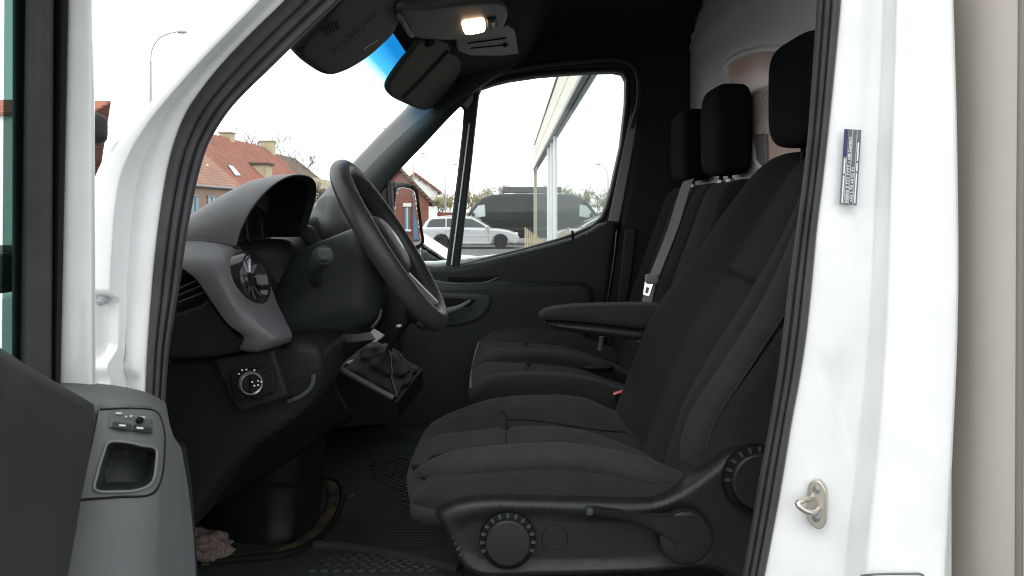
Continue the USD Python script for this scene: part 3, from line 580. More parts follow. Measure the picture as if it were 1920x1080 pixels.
# ================================================================== dashboard
da = part('dashboard')
prof = [(-.92, H - .09), (-.80, H - .06), (-.66, H - .022), (-.58, H - .014), (-.535, H - .022), (-.515, H - .06), (-.50, H - .15), (-.47, H - .23), (-.45, H - .30), (-.48, H - .42), (-.60, H - .50), (-.92, H - .55)]
pc = cr(np.array(prof), 70)
ys = np.r_[1.445, 1.46, np.linspace(1.52, 2.80, 14), 2.84, 2.86]
G = np.array([[(x - .02 * (y < 1.45) - .03 * sstep(y, 2.82, 2.86), y, z - .012 * (y < 1.45) - .055 * (1 - sstep(y, 1.92, 2.0)) * sstep(z, H - .10, H - .05)) for x, z in pc] for y in ys])
ob('dash_core', solid(G, (-.02, 0, 0)), DK3, da)
hood = part('instrument_hood')
def hood_pt(s, th, k=1.0, dx=0):
    c, sn = math.cos(th), math.sin(th)
    X = (-.512 + .062 * max(sn, 0)) * (1 - s) + -.95 * s + dx
    hz = np.interp(-X, [.45, .49, .53, .57, .60, .64, .67, .73, .80, .95], [.078, .076, .066, .044, .022, -.008, -.028, -.06, -.09, -.13])
    yc = 1.662; Y = yc - k * .237 * np.sign(c) * abs(c) ** .84
    base = -.064; z = base + (hz - base - .24 * (1 - k) * .5) * max(sn, 0) ** .74
    return np.array([X, Y, H + z])
G = np.array([[hood_pt(s, th) for th in np.linspace(0, math.pi, 50)] for s in np.linspace(0, 1, 30) ** 1.2])
lip = np.array([[hood_pt(0, th, k, dx) for th in np.linspace(0, math.pi, 50)] for k, dx in ((.93, -.012), (.95, -.002), (.975, .004), (.992, .003))])
ob('hood_shell', gm(np.vstack([lip[-1:], G])), DG, hood)
ob('hood_lip', gm(lip), DK, hood)
inn = np.array([[hood_pt(0, th, .93, -.012 - d) for th in np.linspace(0, math.pi, 50)] for d in np.linspace(0, .09, 8)])
inn[..., 2] = np.minimum(inn[..., 2], inn[0, :, 2][None])
ob('hood_lining', gm(inn), DK2, hood)
XC = -.585
yz = np.array([[(q := hood_pt(0, th, .92, XC - hood_pt(0, th)[0]))[1], q[2] - .004] for th in np.linspace(0, math.pi, 50)])
pl = Polygon(np.vstack([yz, [yz[-1, 0], H - .16], [yz[0, 0], H - .16]]))
ob('instrument_cluster', pillow(pl, -.0, .02, .004, .03, (np.array([XC, 0, 0]), np.array([0, 1., 0]), np.array([0, 0, 1.]), np.array([-1., 0, 0]))), GLOSS, hood)
for y in (1.57, 1.75):
    ob('gauge_ring', rev([(.048, 0), (.052, .004), (.054, 0)], frame_for((XC + .002, y, H - .045), (1, 0, .1)), 40), DK, hood)

pod = part('vent_pod')
POD = pg([
    [(318, 453, 1.44), (365, 448, 1.43), (405, 452, 1.42), (437, 460, 1.43), (449, 464, 1.455)],
    [(318, 466, 1.40), (368, 464, 1.39), (410, 466, 1.385), (441, 472, 1.40), (460, 474, 1.45)],
    [(330, 494, 1.36), (385, 491, 1.35), (425, 491, 1.36), (448, 493, 1.39), (481, 494, 1.46)],
    [(366, 522, 1.345), (405, 521, 1.335), (435, 521, 1.35), (464, 522, 1.39), (505, 530, 1.46)],
    [(398, 568, 1.338), (430, 568, 1.33), (457, 568, 1.345), (484, 570, 1.38), (522, 574, 1.45)],
    [(428, 608, 1.335), (455, 607, 1.33), (480, 605, 1.335), (505, 603, 1.365), (538, 606, 1.43)],
    [(458, 634, 1.34), (480, 636, 1.335), (507, 635, 1.337), (527, 633, 1.355), (548, 630, 1.40)],
    [(452, 652, 1.352), (478, 656, 1.347), (505, 650, 1.352), (526, 643, 1.37), (546, 636, 1.41)],
    [(450, 656, 1.40), (478, 660, 1.40), (505, 655, 1.40), (526, 648, 1.41), (546, 640, 1.43)]])
vc = P(474, 522, 1.40); vn = np.array([.955, -.16, .25]); VM = frame_for(vc, vn)
PG = up(POD, 110, 90); lc = (PG - vc) @ VM[:3, :3]; rad = np.hypot(lc[..., 0], lc[..., 1])
dn = np.where(rad < .047, np.minimum(lc[..., 2], -.028) - lc[..., 2], 0); PG = PG + dn[..., None] * VM[:3, 2]
ob('pod_shell', solid(PG, (-.02, .05, 0)), DG, pod)
vt = ob('air_vent', rev([(.034, -.012), (.0395, -.002), (.043, .006), (.048, .008), (.052, .003), (.053, -.02), (.034, -.02)], VM, 64), GLOSS, pod)
ob('vent_well', rev([(0, -.022), (.042, -.022), (.042, -.016), (0, -.016)], VM, 48), RUBD, vt)
for k in range(11):
    a = 2 * math.pi * (k + .25) / 11; d = VM[:3, 0] * math.cos(a) + VM[:3, 1] * math.sin(a); e = np.cross(VM[:3, 2], d)
    p0, p1 = vc + d * .012 - VM[:3, 2] * .004, vc + d * .040 - VM[:3, 2] * .002
    ob('vent_vane', solid(np.array([[p0 - e * .0009, p1 - e * .0017], [p0 + e * .0009 - VM[:3, 2] * .003, p1 + e * .0017 - VM[:3, 2] * .006]]), -VM[:3, 2] * .002), SILV, vt)
ob('vent_hub', rev([(0, -.002), (.012, -.003), (.016, -.010), (0, -.014)], VM, 24), GLOSS, vt)
for L in ([(322, 457, 1.425), (366, 452, 1.42), (406, 455, 1.41), (438, 463, 1.415), (449, 468, 1.44)],): ob('panel_joint', tube(cr([P(*q) for q in L], 30), .0016, 6), RUBD, pod)
ep = part('dash_end_panel')
hole = Polygon(cr(np.array(XZ([(331, 584), (333, 552), (339, 528), (350, 517), (360, 517), (370, 530), (387, 556), (381, 567), (356, 577)], 1.375)), 50, True))
endp = Polygon(XZ([(296, 470), (332, 488), (366, 520), (400, 570), (430, 611), (460, 637), (451, 660), (400, 670), (330, 674), (296, 676)], 1.375))
ob('end_panel', pillow(endp.difference(hole), 1.372, 1.42, .008, .025), DK3, ep)
gr = ob('side_vent', pillow(hole.buffer(.002), 1.40, 1.42, .002, .02), RUBD, ep)
for (x0, y0), (x1, y1) in (((334, 543), (366, 529)), ((333, 556), (376, 538)), ((333, 569), (384, 549))):
    ob('vent_slat', solid(np.array([[P(x0, y0 - 1, 1.372), P(x1, y1 - 1, 1.372)], [P(x0, y0 + 9, 1.398), P(x1, y1 + 9, 1.398)]]), (0, .002, .0025)), DK, gr)
ld = part('lower_dash')
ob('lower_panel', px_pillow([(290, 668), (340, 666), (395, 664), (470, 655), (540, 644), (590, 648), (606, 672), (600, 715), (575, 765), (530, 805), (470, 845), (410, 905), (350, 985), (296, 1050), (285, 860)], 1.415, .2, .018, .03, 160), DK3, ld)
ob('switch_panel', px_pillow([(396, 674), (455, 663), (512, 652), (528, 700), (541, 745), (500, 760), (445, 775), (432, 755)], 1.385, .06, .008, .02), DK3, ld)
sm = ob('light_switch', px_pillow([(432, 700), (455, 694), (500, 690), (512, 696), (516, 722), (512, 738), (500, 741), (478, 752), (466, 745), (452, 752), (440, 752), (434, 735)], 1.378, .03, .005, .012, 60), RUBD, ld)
kc = P(469, 718, 1.375); kn = np.array([.52, -.85, .05]); KM = frame_for(kc, kn)
ob('switch_ring', rev([(.0205, 0), (.0205, .010), (.0190, .013), (.0165, .011), (.0165, 0), (.0205, 0)], KM, 48), SILV, sm)
ob('switch_knob', rev([(0, .010), (.014, .010), (.0165, .007), (.017, 0), (0, 0)], KM, 40), DK2, sm)
ob('knob_grip', rbox((0, 0, 0), (.007, .030, .010), .002).apply_transform(frame_for(kc + KM[:3, 2] * .013, kn)), DK2, sm)
for x, y in ((448, 701), (454, 694), (462, 693), (477, 694), (466, 699), (473, 716), (484, 714), (490, 716), (484, 722), (477, 723)):
    ob('switch_mark', rbox(P(x, y, 1.3745 - (.018 if x > 468 and y > 705 else 0)), (.0030, .001, .0026), .0004), WHITE_INK, sm)
# deeper, shadowed body of the dash with an open tray and the tunnel side
ob('tray_opening', px_pillow([(536, 722), (560, 712), (585, 700), (586, 712), (580, 728), (560, 742), (545, 748)], 1.410, .01, .003, .02), RUBD, ld)
ob('tray_lip', tube(cr([P(588, 702, 1.408), P(587, 716, 1.406), P(578, 732, 1.406), P(560, 745, 1.406), P(540, 752, 1.408)], 24), .004, 8), TRIM, ld)
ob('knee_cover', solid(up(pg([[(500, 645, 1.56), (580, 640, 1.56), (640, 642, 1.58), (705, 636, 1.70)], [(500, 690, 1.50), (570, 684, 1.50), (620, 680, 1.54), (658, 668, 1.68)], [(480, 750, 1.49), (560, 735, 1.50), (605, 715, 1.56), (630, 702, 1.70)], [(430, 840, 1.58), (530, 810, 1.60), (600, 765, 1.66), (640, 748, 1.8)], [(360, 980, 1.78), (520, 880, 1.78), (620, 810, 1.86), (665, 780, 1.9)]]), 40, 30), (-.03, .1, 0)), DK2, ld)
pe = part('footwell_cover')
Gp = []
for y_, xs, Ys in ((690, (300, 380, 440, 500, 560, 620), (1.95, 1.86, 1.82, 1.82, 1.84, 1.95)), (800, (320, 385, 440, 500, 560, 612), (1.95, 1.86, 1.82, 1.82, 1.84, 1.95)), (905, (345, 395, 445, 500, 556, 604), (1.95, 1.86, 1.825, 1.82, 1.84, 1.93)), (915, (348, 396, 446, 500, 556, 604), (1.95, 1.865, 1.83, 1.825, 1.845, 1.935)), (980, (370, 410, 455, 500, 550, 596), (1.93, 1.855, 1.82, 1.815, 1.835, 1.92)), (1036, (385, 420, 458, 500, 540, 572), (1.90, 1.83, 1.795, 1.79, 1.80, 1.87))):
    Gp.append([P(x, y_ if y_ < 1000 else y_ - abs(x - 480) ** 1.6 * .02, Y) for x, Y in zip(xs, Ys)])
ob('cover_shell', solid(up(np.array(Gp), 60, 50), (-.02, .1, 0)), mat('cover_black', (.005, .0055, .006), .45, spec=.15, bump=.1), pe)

# centre display and passenger side of the dash
cd = part('centre_display', 'media display on the dash top seen from its edge')
ob('display_pod', solid(up(pg([[(566, 405, 2.3), (600, 388, 2.25), (608, 374, 2.2), (624, 366, 2.15), (640, 366, 2.12), (660, 380, 2.05)], [(572, 420, 2.15), (606, 405, 2.12), (618, 392, 2.09), (632, 385, 2.07), (648, 388, 2.05), (664, 400, 2.0)], [(590, 450, 2.08), (612, 440, 2.05), (628, 430, 2.04), (642, 424, 2.03), (655, 428, 2.0), (670, 436, 1.97)], [(606, 490, 2.06), (622, 480, 2.04), (636, 474, 2.03), (650, 470, 2.02), (662, 472, 1.99), (676, 480, 1.97)]]), 30, 40), (-.03, .06, 0)), DK3, cd)
ob('display_glass', solid(up(pg([[(629, 366, 2.12), (640, 366, 2.16)], [(634, 400, 2.09), (648, 400, 2.14)], [(652, 470, 2.05), (668, 470, 2.10)]]), 8, 4), (.004, 0, 0)), GLOSS, cd)
# steering column, stalk, wheel
hl_ = cr([hood_pt(0, math.pi - .02, .97, .0), P(571, 430, 1.88), P(590, 457, 1.87), P(612, 487, 1.855), P(636, 530, 1.84), P(655, 585, 1.82)], 40)
ob('hood_leg', tube(hl_, np.r_[np.full(10, .012), np.linspace(.012, .020, 30)], 14, ref=(1, .3, 0), flat=1.6), DK, hood)
sc_ = part('steering_column')
ob('column_shroud', cat([hull(np.vstack([trimesh.creation.icosphere(3, .052).vertices + (-.43, 1.66, H - .13), trimesh.creation.icosphere(3, .060).vertices + (-.32, 1.64, H - .095), trimesh.creation.icosphere(3, .06).vertices + (-.46, 1.64, H - .23), trimesh.creation.icosphere(3, .055).vertices + (-.33, 1.63, H - .19)]))]), DK, sc_)
sp = cr([P(592, 528, 1.56), P(590, 520, 1.50), P(594, 503, 1.46), P(603, 484, 1.43), P(608, 478, 1.415)], 24)
sk2 = ob('indicator_stalk', tube(sp, np.r_[np.full(12, .012), np.linspace(.013, .0185, 8), [.020, .020, .0195, .0185]], 16), DK, sc_)
ob('stalk_button', sbox(P(610, 477, 1.402), (.014, .006, .011), .6), TRIM, sk2)
ob('wiper_stalk', tube(cr([(-.38, 1.70, H - .10), (-.36, 1.85, H - .07), (-.35, 1.93, H - .06)], 12), .009, 10), DK, sc_)
sw_ = part('steering_wheel')
wc = np.array([-.2521, 1.6073, H - .0705]); wn = np.array([.846, .0196, .533]); wn /= np.linalg.norm(wn); WM = frame_for(wc, wn, (-.56, 0, .83))
ax_, ay_ = WM[:3, 0], WM[:3, 1]       # ay_ runs up the wheel, ax_ across it
th = np.linspace(0, 2 * np.pi, 120, endpoint=False)
rim = np.array([wc + .1842 * (ax_ * math.cos(t) + ay_ * math.sin(t)) for t in th])
LEA = mat('wheel_leather', (.020, .0195, .0195), .42, spec=.35, bump=.5, bscale=500, var=.1, vscale=20)
rr = ob('rim', tube(rim, .021, 18, ref=wn, closed=True), LEA, sw_, smooth=True)
W2 = lambda a, b, d: wc + ax_ * a + ay_ * b + wn * d
hub = np.array(sbox((0, 0, 0), (.082, .072, .030), .75, 48, 24).vertices); hubm = sbox((0, 0, 0), (.082, .072, .030), .75, 48, 24)
hubm.apply_transform(WM); hubm.apply_translation(-wn * .012); ob('airbag_cover', hubm, LEA, sw_)
ob('hub_badge', rev([(.0, .0195), (.020, .019), (.024, .017), (.024, .012), (0, .012)], WM, 40), SILV, sw_)
SPM = mat('spoke_trim', (.30, .295, .30), .35, metal=.7)
for sgn in (-1, 1):
    sp_ = ob('spoke', solid(np.array([[W2(sgn * .06, .030, -.004), W2(sgn * .12, .022, -.010), W2(sgn * .178, .02, -.002)], [W2(sgn * .06, -.032, -.004), W2(sgn * .12, -.026, -.010), W2(sgn * .178, -.024, -.002)]]), -wn * .012), DK2, sw_)
    ob('spoke_buttons', solid(np.array([[W2(sgn * .085, .024, -.002), W2(sgn * .15, .018, -.003)], [W2(sgn * .085, -.022, -.002), W2(sgn * .15, -.018, -.003)]]), -wn * .008), GLOSS, sw_)
    ob('spoke_chrome', tube(cr([W2(sgn * .075, .040, -.002), W2(sgn * .10, .030, .001), W2(sgn * .165, .022, .002)], 16), .0028, 8), CHR, sw_)
for sgn in (-1, 1):
    ob('lower_spoke', solid(up(np.array([[W2(sgn * .022, -.055, -.006), W2(sgn * .034, -.11, .004), W2(sgn * .056, -.170, .014)], [W2(sgn * .036, -.050, -.006), W2(sgn * .046, -.105, .004), W2(sgn * .070, -.162, .014)]]), 6, 16), -wn * .010), SPM, sw_)
ob('lower_spoke_bridge', solid(np.array([[W2(-.03, -.05, -.01), W2(.03, -.05, -.01)], [W2(-.062, -.172, -.010), W2(.062, -.172, -.010)]]), -wn * .01), DK2, sw_)
ob('rim_inlay', tube(np.array([wc + .171 * (ax_ * math.cos(t) + ay_ * math.sin(t)) + wn * .007 for t in np.linspace(0, 2 * np.pi, 100, endpoint=False)]), .0022, 6, ref=wn, closed=True), mat('inlay_grey', (.12, .12, .12), .3), sw_)

# gear lever console
gc = part('gear_console')
A_, B_, C_ = P(630, 692, 1.98), P(745, 755, 1.98), P(690, 636, 2.22); D_ = B_ + C_ - A_
low = np.array([0.0, 0, -1])
con = hull([A_, B_, C_, D_, A_ + low * .12 + (.02, 0, 0), B_ + low * .05, C_ + low * .12, D_ + low * .05, A_ + (-.1, 0, -.16), C_ + (-.1, 0, -.16), C_ + (-.1, 0, .02), A_ + (-.1, 0, .02)])
ob('console_body', con, DK2, gc)
nz = np.cross(B_ - A_, C_ - A_); nz /= np.linalg.norm(nz); nz = nz if nz[2] > 0 else -nz
cen = (A_ + B_ + C_ + D_) / 4
fr4 = [cen + (p - cen) * .97 + nz * .004 for p in (A_, B_, D_, C_)]
ob('gaiter_frame', tube(np.vstack([np.linspace(fr4[i], fr4[(i + 1) % 4], 14, endpoint=False) for i in (3, 0)]), .0075, 8), mat('frame_brown_grey', (.085, .082, .07), .42), gc)
top = P(728, 655, 2.16); base = [cen + (p - cen) * .86 + nz * .004 for p in (A_, B_, D_, C_)]
bp = np.vstack([np.linspace(base[i], base[(i + 1) % 4], 16, endpoint=False) for i in range(4)])
rows = []
for t in np.linspace(0, 1, 26):
    k = (1 - t) ** .62 * .84 + .16; w = 1 + .10 * math.sin(t * 15) * (1 - t * .3)
    c = cen * (1 - t) + top * t
    ph = np.arange(64) / 64 * 2 * np.pi
    rd = np.linalg.norm(bp - cen, axis=1, keepdims=True); soft = min(1, t * 2.2)
    rows.append(c + (bp - cen) * (1 - soft + soft * rd.mean() / rd * .9) * k * w * (1 + .10 * t * np.sin(ph * 5 + t * 5)[:, None] + .05 * np.sin(ph * 9 - t * 8)[:, None]))
rows.append(np.repeat(rows[-1].mean(0)[None], 64, 0))
ob('lever', tube(cr([top + (-.01, 0, -.02), top + (.02, .0, .03), P(775, 590, 2.16)], 16), .008, 10), RUBD, gc)
ob('gaiter', gm(np.array(rows), True), mat('gaiter_leather', (.0045, .0045, .0045), .5, spec=.10, bump=.6, bscale=160), gc)
for e in (16, 30): ob('gaiter_seam', tube(np.array(rows)[:, e] + (0, -.003, .002), .0012, 6), TRIMG, gc)
ob('gear_knob', sbox(P(775, 588, 2.15), (.020, .024, .026), .75), RUBD, gc); ob('knob_cap', sbox(P(748, 612, 2.15), (.009, .010, .0045), .7), SILV, gc)
ob('reverse_ring', tube(cr([P(715, 580, 2.2), P(711, 597, 2.19), P(703, 608, 2.18), P(697, 615, 2.18)], 16), .004, 8), TRIMG, gc)
ob('trim_plate', solid(up(np.array([[P(636, 684, 2.02), P(668, 652, 2.2), P(698, 622, 2.38)], [P(652, 688, 2.02), P(690, 656, 2.2), P(718, 634, 2.38)]]), 6, 10) + nz * .012, (0, 0, -.004)), mat('pale_plate', (.26, .26, .25), .5), gc, 'pale grey plate beside the gear lever gaiter')

# ================================================================== seats
def cushion(x_st, crest_far, crest_near, ycols, zoff, x_front, seam_x=None, seam_y=(0, 0), zbot=-.12, nu=110, nv=120, ramp=None):
    """Padded seat cushion: stations along X, columns across Y."""
    Y = np.array(ycols); zo = np.array(zoff); yc = (Y - Y.min()) / (Y.max() - Y.min())
    rows = []
    for x in x_st:
        zf, zn = np.interp(x, *crest_far), np.interp(x, *crest_near)
        k = np.interp(x, [x_st[0], x_st[0] + .05, x_st[0] + .12], [.25, .6, 1])
        rows.append([(x + x_front(y), y, H + zn * (1 - t) + zf * t + z * k) for y, z, t in zip(Y, zo, yc)])
    r0 = np.array(rows[0]); nose = [r0 + (-.008, 0, -.012), r0 + (-.003, 0, -.026), r0 + (.06, 0, zbot * .6)]
    A = up(np.array(nose[::-1] + rows), nu, nv)
    if seam_x is not None:
        g = np.exp(-((A[..., 0] - seam_x) / .006) ** 2) * sstep(A[..., 1], seam_y[0], seam_y[0] + .01) * (1 - sstep(A[..., 1], seam_y[1] - .01, seam_y[1]))
        A[..., 2] -= .014 * g
        m_ = sstep(A[..., 0], seam_x, seam_x + .012) * sstep(A[..., 1], seam_y[0], seam_y[0] + .012) * (1 - sstep(A[..., 1], seam_y[1] - .012, seam_y[1]))
        A[..., 2] -= .004 * m_
    n_ = meshkit.fbm(A * 14, 3, 3) - .5; A[..., 2] += .008 * n_ * sstep(A[..., 0], x_st[0] + .02, x_st[0] + .1)
    return A
ds = part('driver_seat')
cf = ([-.207, -.143, -.05, .02, .078, .156, .22, .311, .40], [-.715 + .0, -.680 + .0, -.655, -.646, -.644, -.652, -.68, -.725, -.80])
cf = (cf[0], [z + .202 for z in cf[1]])
cn = ([-.207, -.16, -.06, .02, .09, .19, .27, .332, .40], [-.515, -.489, -.473, -.465, -.464, -.479, -.499, -.514, -.53])
yc_ = [1.925, 1.92, 1.905, 1.875, 1.81, 1.765, 1.755, 1.70, 1.62, 1.575, 1.565, 1.52, 1.475, 1.452, 1.440, 1.436, 1.445]
zo_ = [-.13, -.06, -.022, 0, -.010, -.030, -.034, -.022, -.022, -.032, -.028, -.005, 0, -.010, -.018, -.055, -.115]
fx = lambda y: .028 * abs((y - 1.68) / .25) ** 3
xs = np.r_[-.207, -.19, -.16, -.11, -.05, .02, .09, .16, .22, .28, .34, .40]
A = cushion(xs, cf, cn, yc_[::-1], zo_[::-1], fx, -.014, (1.56, 1.762), -.070)
ob('cushion', solid(A, (0, 0, -.004)), FAB, ds)
def grid_line(A, pts, n, lift=.0):   # a line drawn on a surface: where the sight lines meet it
    px_ = A[..., 0] / A[..., 1] * F + CX; py_ = HY - (A[..., 2] - H) / A[..., 1] * F
    kd_ = cKDTree(np.stack([px_.ravel(), py_.ravel()], 1)); Yf = A[..., 1].ravel(); out = []
    for x, y in cr(np.array(pts, float), n):
        d, i = kd_.query([x, y], k=12); near = Yf[i].min(); k = Yf[i] < near + .05; w = 1 / (d[k] + .2); out.append(P(x, y, (Yf[i][k] * w).sum() / w.sum() - lift))
    return cr(np.array(out)[::2], n)
for L in ([(936, 770), (947, 776), (950, 785), (949, 815), (946, 852)], [(950, 786), (1000, 788), (1060, 797), (1120, 806), (1180, 812)], [(1200, 806), (1222, 832), (1240, 860), (1252, 884)]):
    ob('seam', tube(grid_line(A, L, 40, .0), .0020, 6), RUBD, ds)
pip = cr([P(782, 892, 1.475), P(800, 884, 1.45), P(850, 872, 1.444), P(920, 863, 1.44), P(1000, 858, 1.438), P(1060, 857, 1.437), P(1130, 866, 1.437), P(1200, 882, 1.438), P(1255, 896, 1.44), P(1300, 906, 1.445)], 60)
# padded edge of the cushion with its lighter welt, and the dark side skirt under it
ob('edge_bolster', tube(pip + (0, .024, -.008), np.r_[np.linspace(.012, .026, 10), np.full(40, .027), np.linspace(.027, .014, 10)], 16, ref=(0, 1, 0)), FABL, ds)
ob('welt', tube(pip + (0, .004, -.016), .003, 6), FABL, ds)
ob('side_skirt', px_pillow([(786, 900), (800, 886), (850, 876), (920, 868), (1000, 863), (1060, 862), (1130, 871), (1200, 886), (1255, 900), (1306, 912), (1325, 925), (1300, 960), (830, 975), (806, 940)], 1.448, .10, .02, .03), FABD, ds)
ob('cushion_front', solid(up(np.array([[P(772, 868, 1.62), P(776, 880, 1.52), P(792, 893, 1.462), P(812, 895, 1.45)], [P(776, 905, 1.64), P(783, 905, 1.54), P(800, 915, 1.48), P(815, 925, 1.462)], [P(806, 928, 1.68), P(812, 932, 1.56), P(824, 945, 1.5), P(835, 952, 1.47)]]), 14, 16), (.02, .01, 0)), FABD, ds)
ob('front_knob', rbox(P(787, 886, 1.475), (.008, .008, .006), .002), TRIM, ds)

def backrest(rows, cols, nu=130, nv=120, groove=None):
    R = []
    for z, xf_, xn, yw, xb in rows:       # height, x of far and near crest, width factor, extra backward shift
        ym = (cols[0][0] + cols[-1][0]) / 2; L = []
        for y, dx in cols:
            t = (y - cols[-1][0]) / (cols[0][0] - cols[-1][0])
            L.append((xn * (1 - t) + xf_ * t + dx + xb, ym + (y - ym) * yw, H + z))
        R.append(L)
    return up(np.array(R), nu, nv)
zf = np.array([-.60, -.382, -.253, -.104, .058, .117, .16]); xfz = np.array([.205, .285, .331, .441, .560, .602, .63])
zn = np.array([-.60, -.461, -.41, -.35, -.2585, -.167, -.0456, .056, .16]); xnz = np.array([.270, .327, .337, .365, .426, .487, .547, .588, .630])
gx = lambda z: (np.interp(z, zf, xfz), np.interp(z, zn, xnz))
rows = [(z, *gx(z), w, xb) for z, w, xb in ((-.60, 1, .0), (-.50, 1, 0), (-.44, 1, 0), (-.38, 1, 0), (-.30, 1, 0), (-.22, 1, 0), (-.14, 1, 0), (-.06, 1, 0), (.0, 1, 0), (.05, .98, 0), (.085, .94, .0), (.11, .88, .008), (.128, .80, .02), (.137, .72, .045), (.138, .68, .09), (.130, .66, .13))]
cols = [(1.93, .15), (1.93, .10), (1.928, .05), (1.918, .02), (1.885, 0), (1.83, .008), (1.785, .038), (1.772, .048), (1.755, .040), (1.70, .034), (1.66, .034), (1.625, .040), (1.608, .050), (1.595, .040), (1.55, .010), (1.50, -.004), (1.465, .010), (1.445, .04), (1.436, .085), (1.438, .32)]
A = backrest(rows, cols)
zz = A[..., 2] - H
g = np.exp(-((zz + .150 - .10 * (A[..., 1] - 1.69)) / .008) ** 2) * sstep(A[..., 1], 1.60, 1.615) * (1 - sstep(A[..., 1], 1.765, 1.78))
A[..., 0] += .024 * g + .006 * sstep(-zz, .15, .165) * sstep(A[..., 1], 1.60, 1.62) * (1 - sstep(A[..., 1], 1.76, 1.78))
A[..., 0] += .008 * (meshkit.fbm(A * 9, 3, 8) - .5)
ob('backrest', solid(A, (.012, 0, 0)), FABB, ds)
bw = cr([P(1284, 868, 1.458), P(1284, 845, 1.455), P(1293, 806, 1.452), P(1312, 765, 1.45), P(1345, 716, 1.448), P(1390, 648, 1.446), P(1440, 568, 1.445), P(1485, 475, 1.446), P(1520, 390, 1.45)], 60)
ob('side_bolster', solid(np.stack([bw + (-.004, .012, 0), bw + (.004, -.002, .0), bw + (.020, -.008, -.002), bw + (.034, -.006, -.004), bw + (.040, .012, -.006)], 1), (.0, .015, 0)), FABS, ds)
ob('side_panel', solid(np.stack([bw + (.036, -.004, -.004), bw + (.09, -.004, -.02), bw + (.20, .002, -.06), bw + (.24, .03, -.07)], 1), (0, .01, 0)), FABD, ds)
ob('welt', tube(bw + (.037, -.006, -.004), .0022, 6), FABL, ds)
Ab = backrest([(z + .0, *gx(z), w, xb) for z, w, xb in ((-.58, .98, .02), (-.3, .98, .02), (0, .98, .02), (.08, .93, .03), (.12, .8, .06))], [(1.925, .04), (1.925, .15), (1.68, .17), (1.441, .15), (1.441, .05)], 40, 40)
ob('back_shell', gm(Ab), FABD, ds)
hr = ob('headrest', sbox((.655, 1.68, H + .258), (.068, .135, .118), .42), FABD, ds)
ob('headrest_post', tube([(.655, 1.63, H + .08), (.655, 1.63, H + .2)], .006, 10), DK2, hr); ob('headrest_post', tube([(.655, 1.74, H + .08), (.655, 1.74, H + .2)], .006, 10), DK2, hr)

# plastic side cover with its knobs and lever
sb = part('seat_side_cover')
SCM = mat('seat_cover_plastic', (.0095, .0105, .011), .42, spec=.3, bump=.35, bscale=900, var=.08)
SB_ = [(818, 962), (835, 950), (870, 938), (920, 933), (1000, 934), (1100, 936), (1190, 938), (1228, 936), (1262, 922), (1300, 898), (1335, 872), (1365, 848), (1395, 838), (1440, 836), (1480, 850), (1480, 1100), (1400, 1110), (1340, 1072), (1200, 1075), (1000, 1080), (900, 1080), (868, 1062), (848, 1025), (832, 990)]
q = np.array(XZ(SB_, 1.42))
ins = Polygon(cr(np.array(XZ([(850, 985), (872, 968), (930, 955), (1040, 956), (1130, 962), (1200, 958), (1250, 946), (1290, 940), (1318, 965), (1330, 1005), (1318, 1040), (1290, 1056), (1180, 1060), (1000, 1066), (905, 1064), (872, 1045), (856, 1015)], 1.42)), 120, True))
def scf(a, b, d):
    pts = shapely.points(a, b); di = shapely.distance(ins.boundary, pts) * np.where(shapely.contains_xy(ins, a, b), 1, -1)
    return .010 * sstep(di, -.002, .010)
ob('cover_panel', pillow(Polygon(cr(q, 240, True)), 1.408, 1.50, .016, .010, field=scf), SCM, sb)
def knob(px, py, r, nm, ticks, Y, a0, a1, h=.018):
    c = P(px, py, Y); M = frame_for(c, (.02, -1, .06))
    k = ob(nm, rev([(0, h), (r * .90, h), (r * .97, h - .002), (r, h - .005), (r, 0), (0, 0)], M, 64), SCM, sb)
    ob('knob_ring', rev([(r * 1.02, -.004), (r * 1.02, .006), (r * 1.22, .004), (r * 1.26, -.008), (r * 1.02, -.008)], M, 64), DK2, k)
    for t in np.linspace(a0, a1, ticks):
        d = M[:3, 0] * math.cos(t) + M[:3, 1] * math.sin(t); e = np.cross(M[:3, 2], d)
        cc = c + d * r * 1.12 + M[:3, 2] * .006
        ob('ring_tooth', hull([cc + d * s1 * r * .10 + e * s2 * .0026 + M[:3, 2] * s3 * .002 for s1 in (-1, 1) for s2 in (-1, 1) for s3 in (-1, 1)]), TRIM, k)
    return k
knob(952, 1013, .041, 'height_knob', 13, 1.405, -.35, math.pi + .35)
knob(1420, 900, .050, 'lumbar_knob', 7, 1.400, 1.2, 3.1)
M = frame_for(P(1282, 1003, 1.408), (.02, -1, .04))
lev = ob('recline_lever', cat([rev([(0, .022), (.040, .022), (.047, .018), (.049, .008), (.049, 0), (0, 0)], M, 56)]), SCM, sb)
LV = pg([[(1102, 951, 1.405), (1150, 957, 1.40), (1210, 966, 1.395), (1260, 966, 1.392), (1300, 966, 1.392)], [(1102, 953, 1.388), (1150, 960, 1.384), (1210, 969, 1.382), (1260, 970, 1.382), (1300, 972, 1.382)], [(1104, 962, 1.390), (1150, 970, 1.388), (1200, 982, 1.386), (1240, 1000, 1.384), (1270, 1024, 1.384)], [(1108, 964, 1.41), (1150, 972, 1.41), (1200, 985, 1.41), (1240, 1004, 1.41), (1270, 1028, 1.41)]])
ob('lever_arm', solid(up(LV, 20, 50), (0, .012, 0)), SCM, lev); ob('lever_tip', sbox(P(1105, 957, 1.395), (.007, .012, .007), .6), TRIM, lev)
ob('blank_cap', rev([(0, .0015), (.0225, .0015), (.0235, .0002), (.0245, .0012), (.0245, -.004), (0, -.004)], frame_for(P(1040, 1010, 1.418), (0, -1, 0)), 40), SCM, sb)
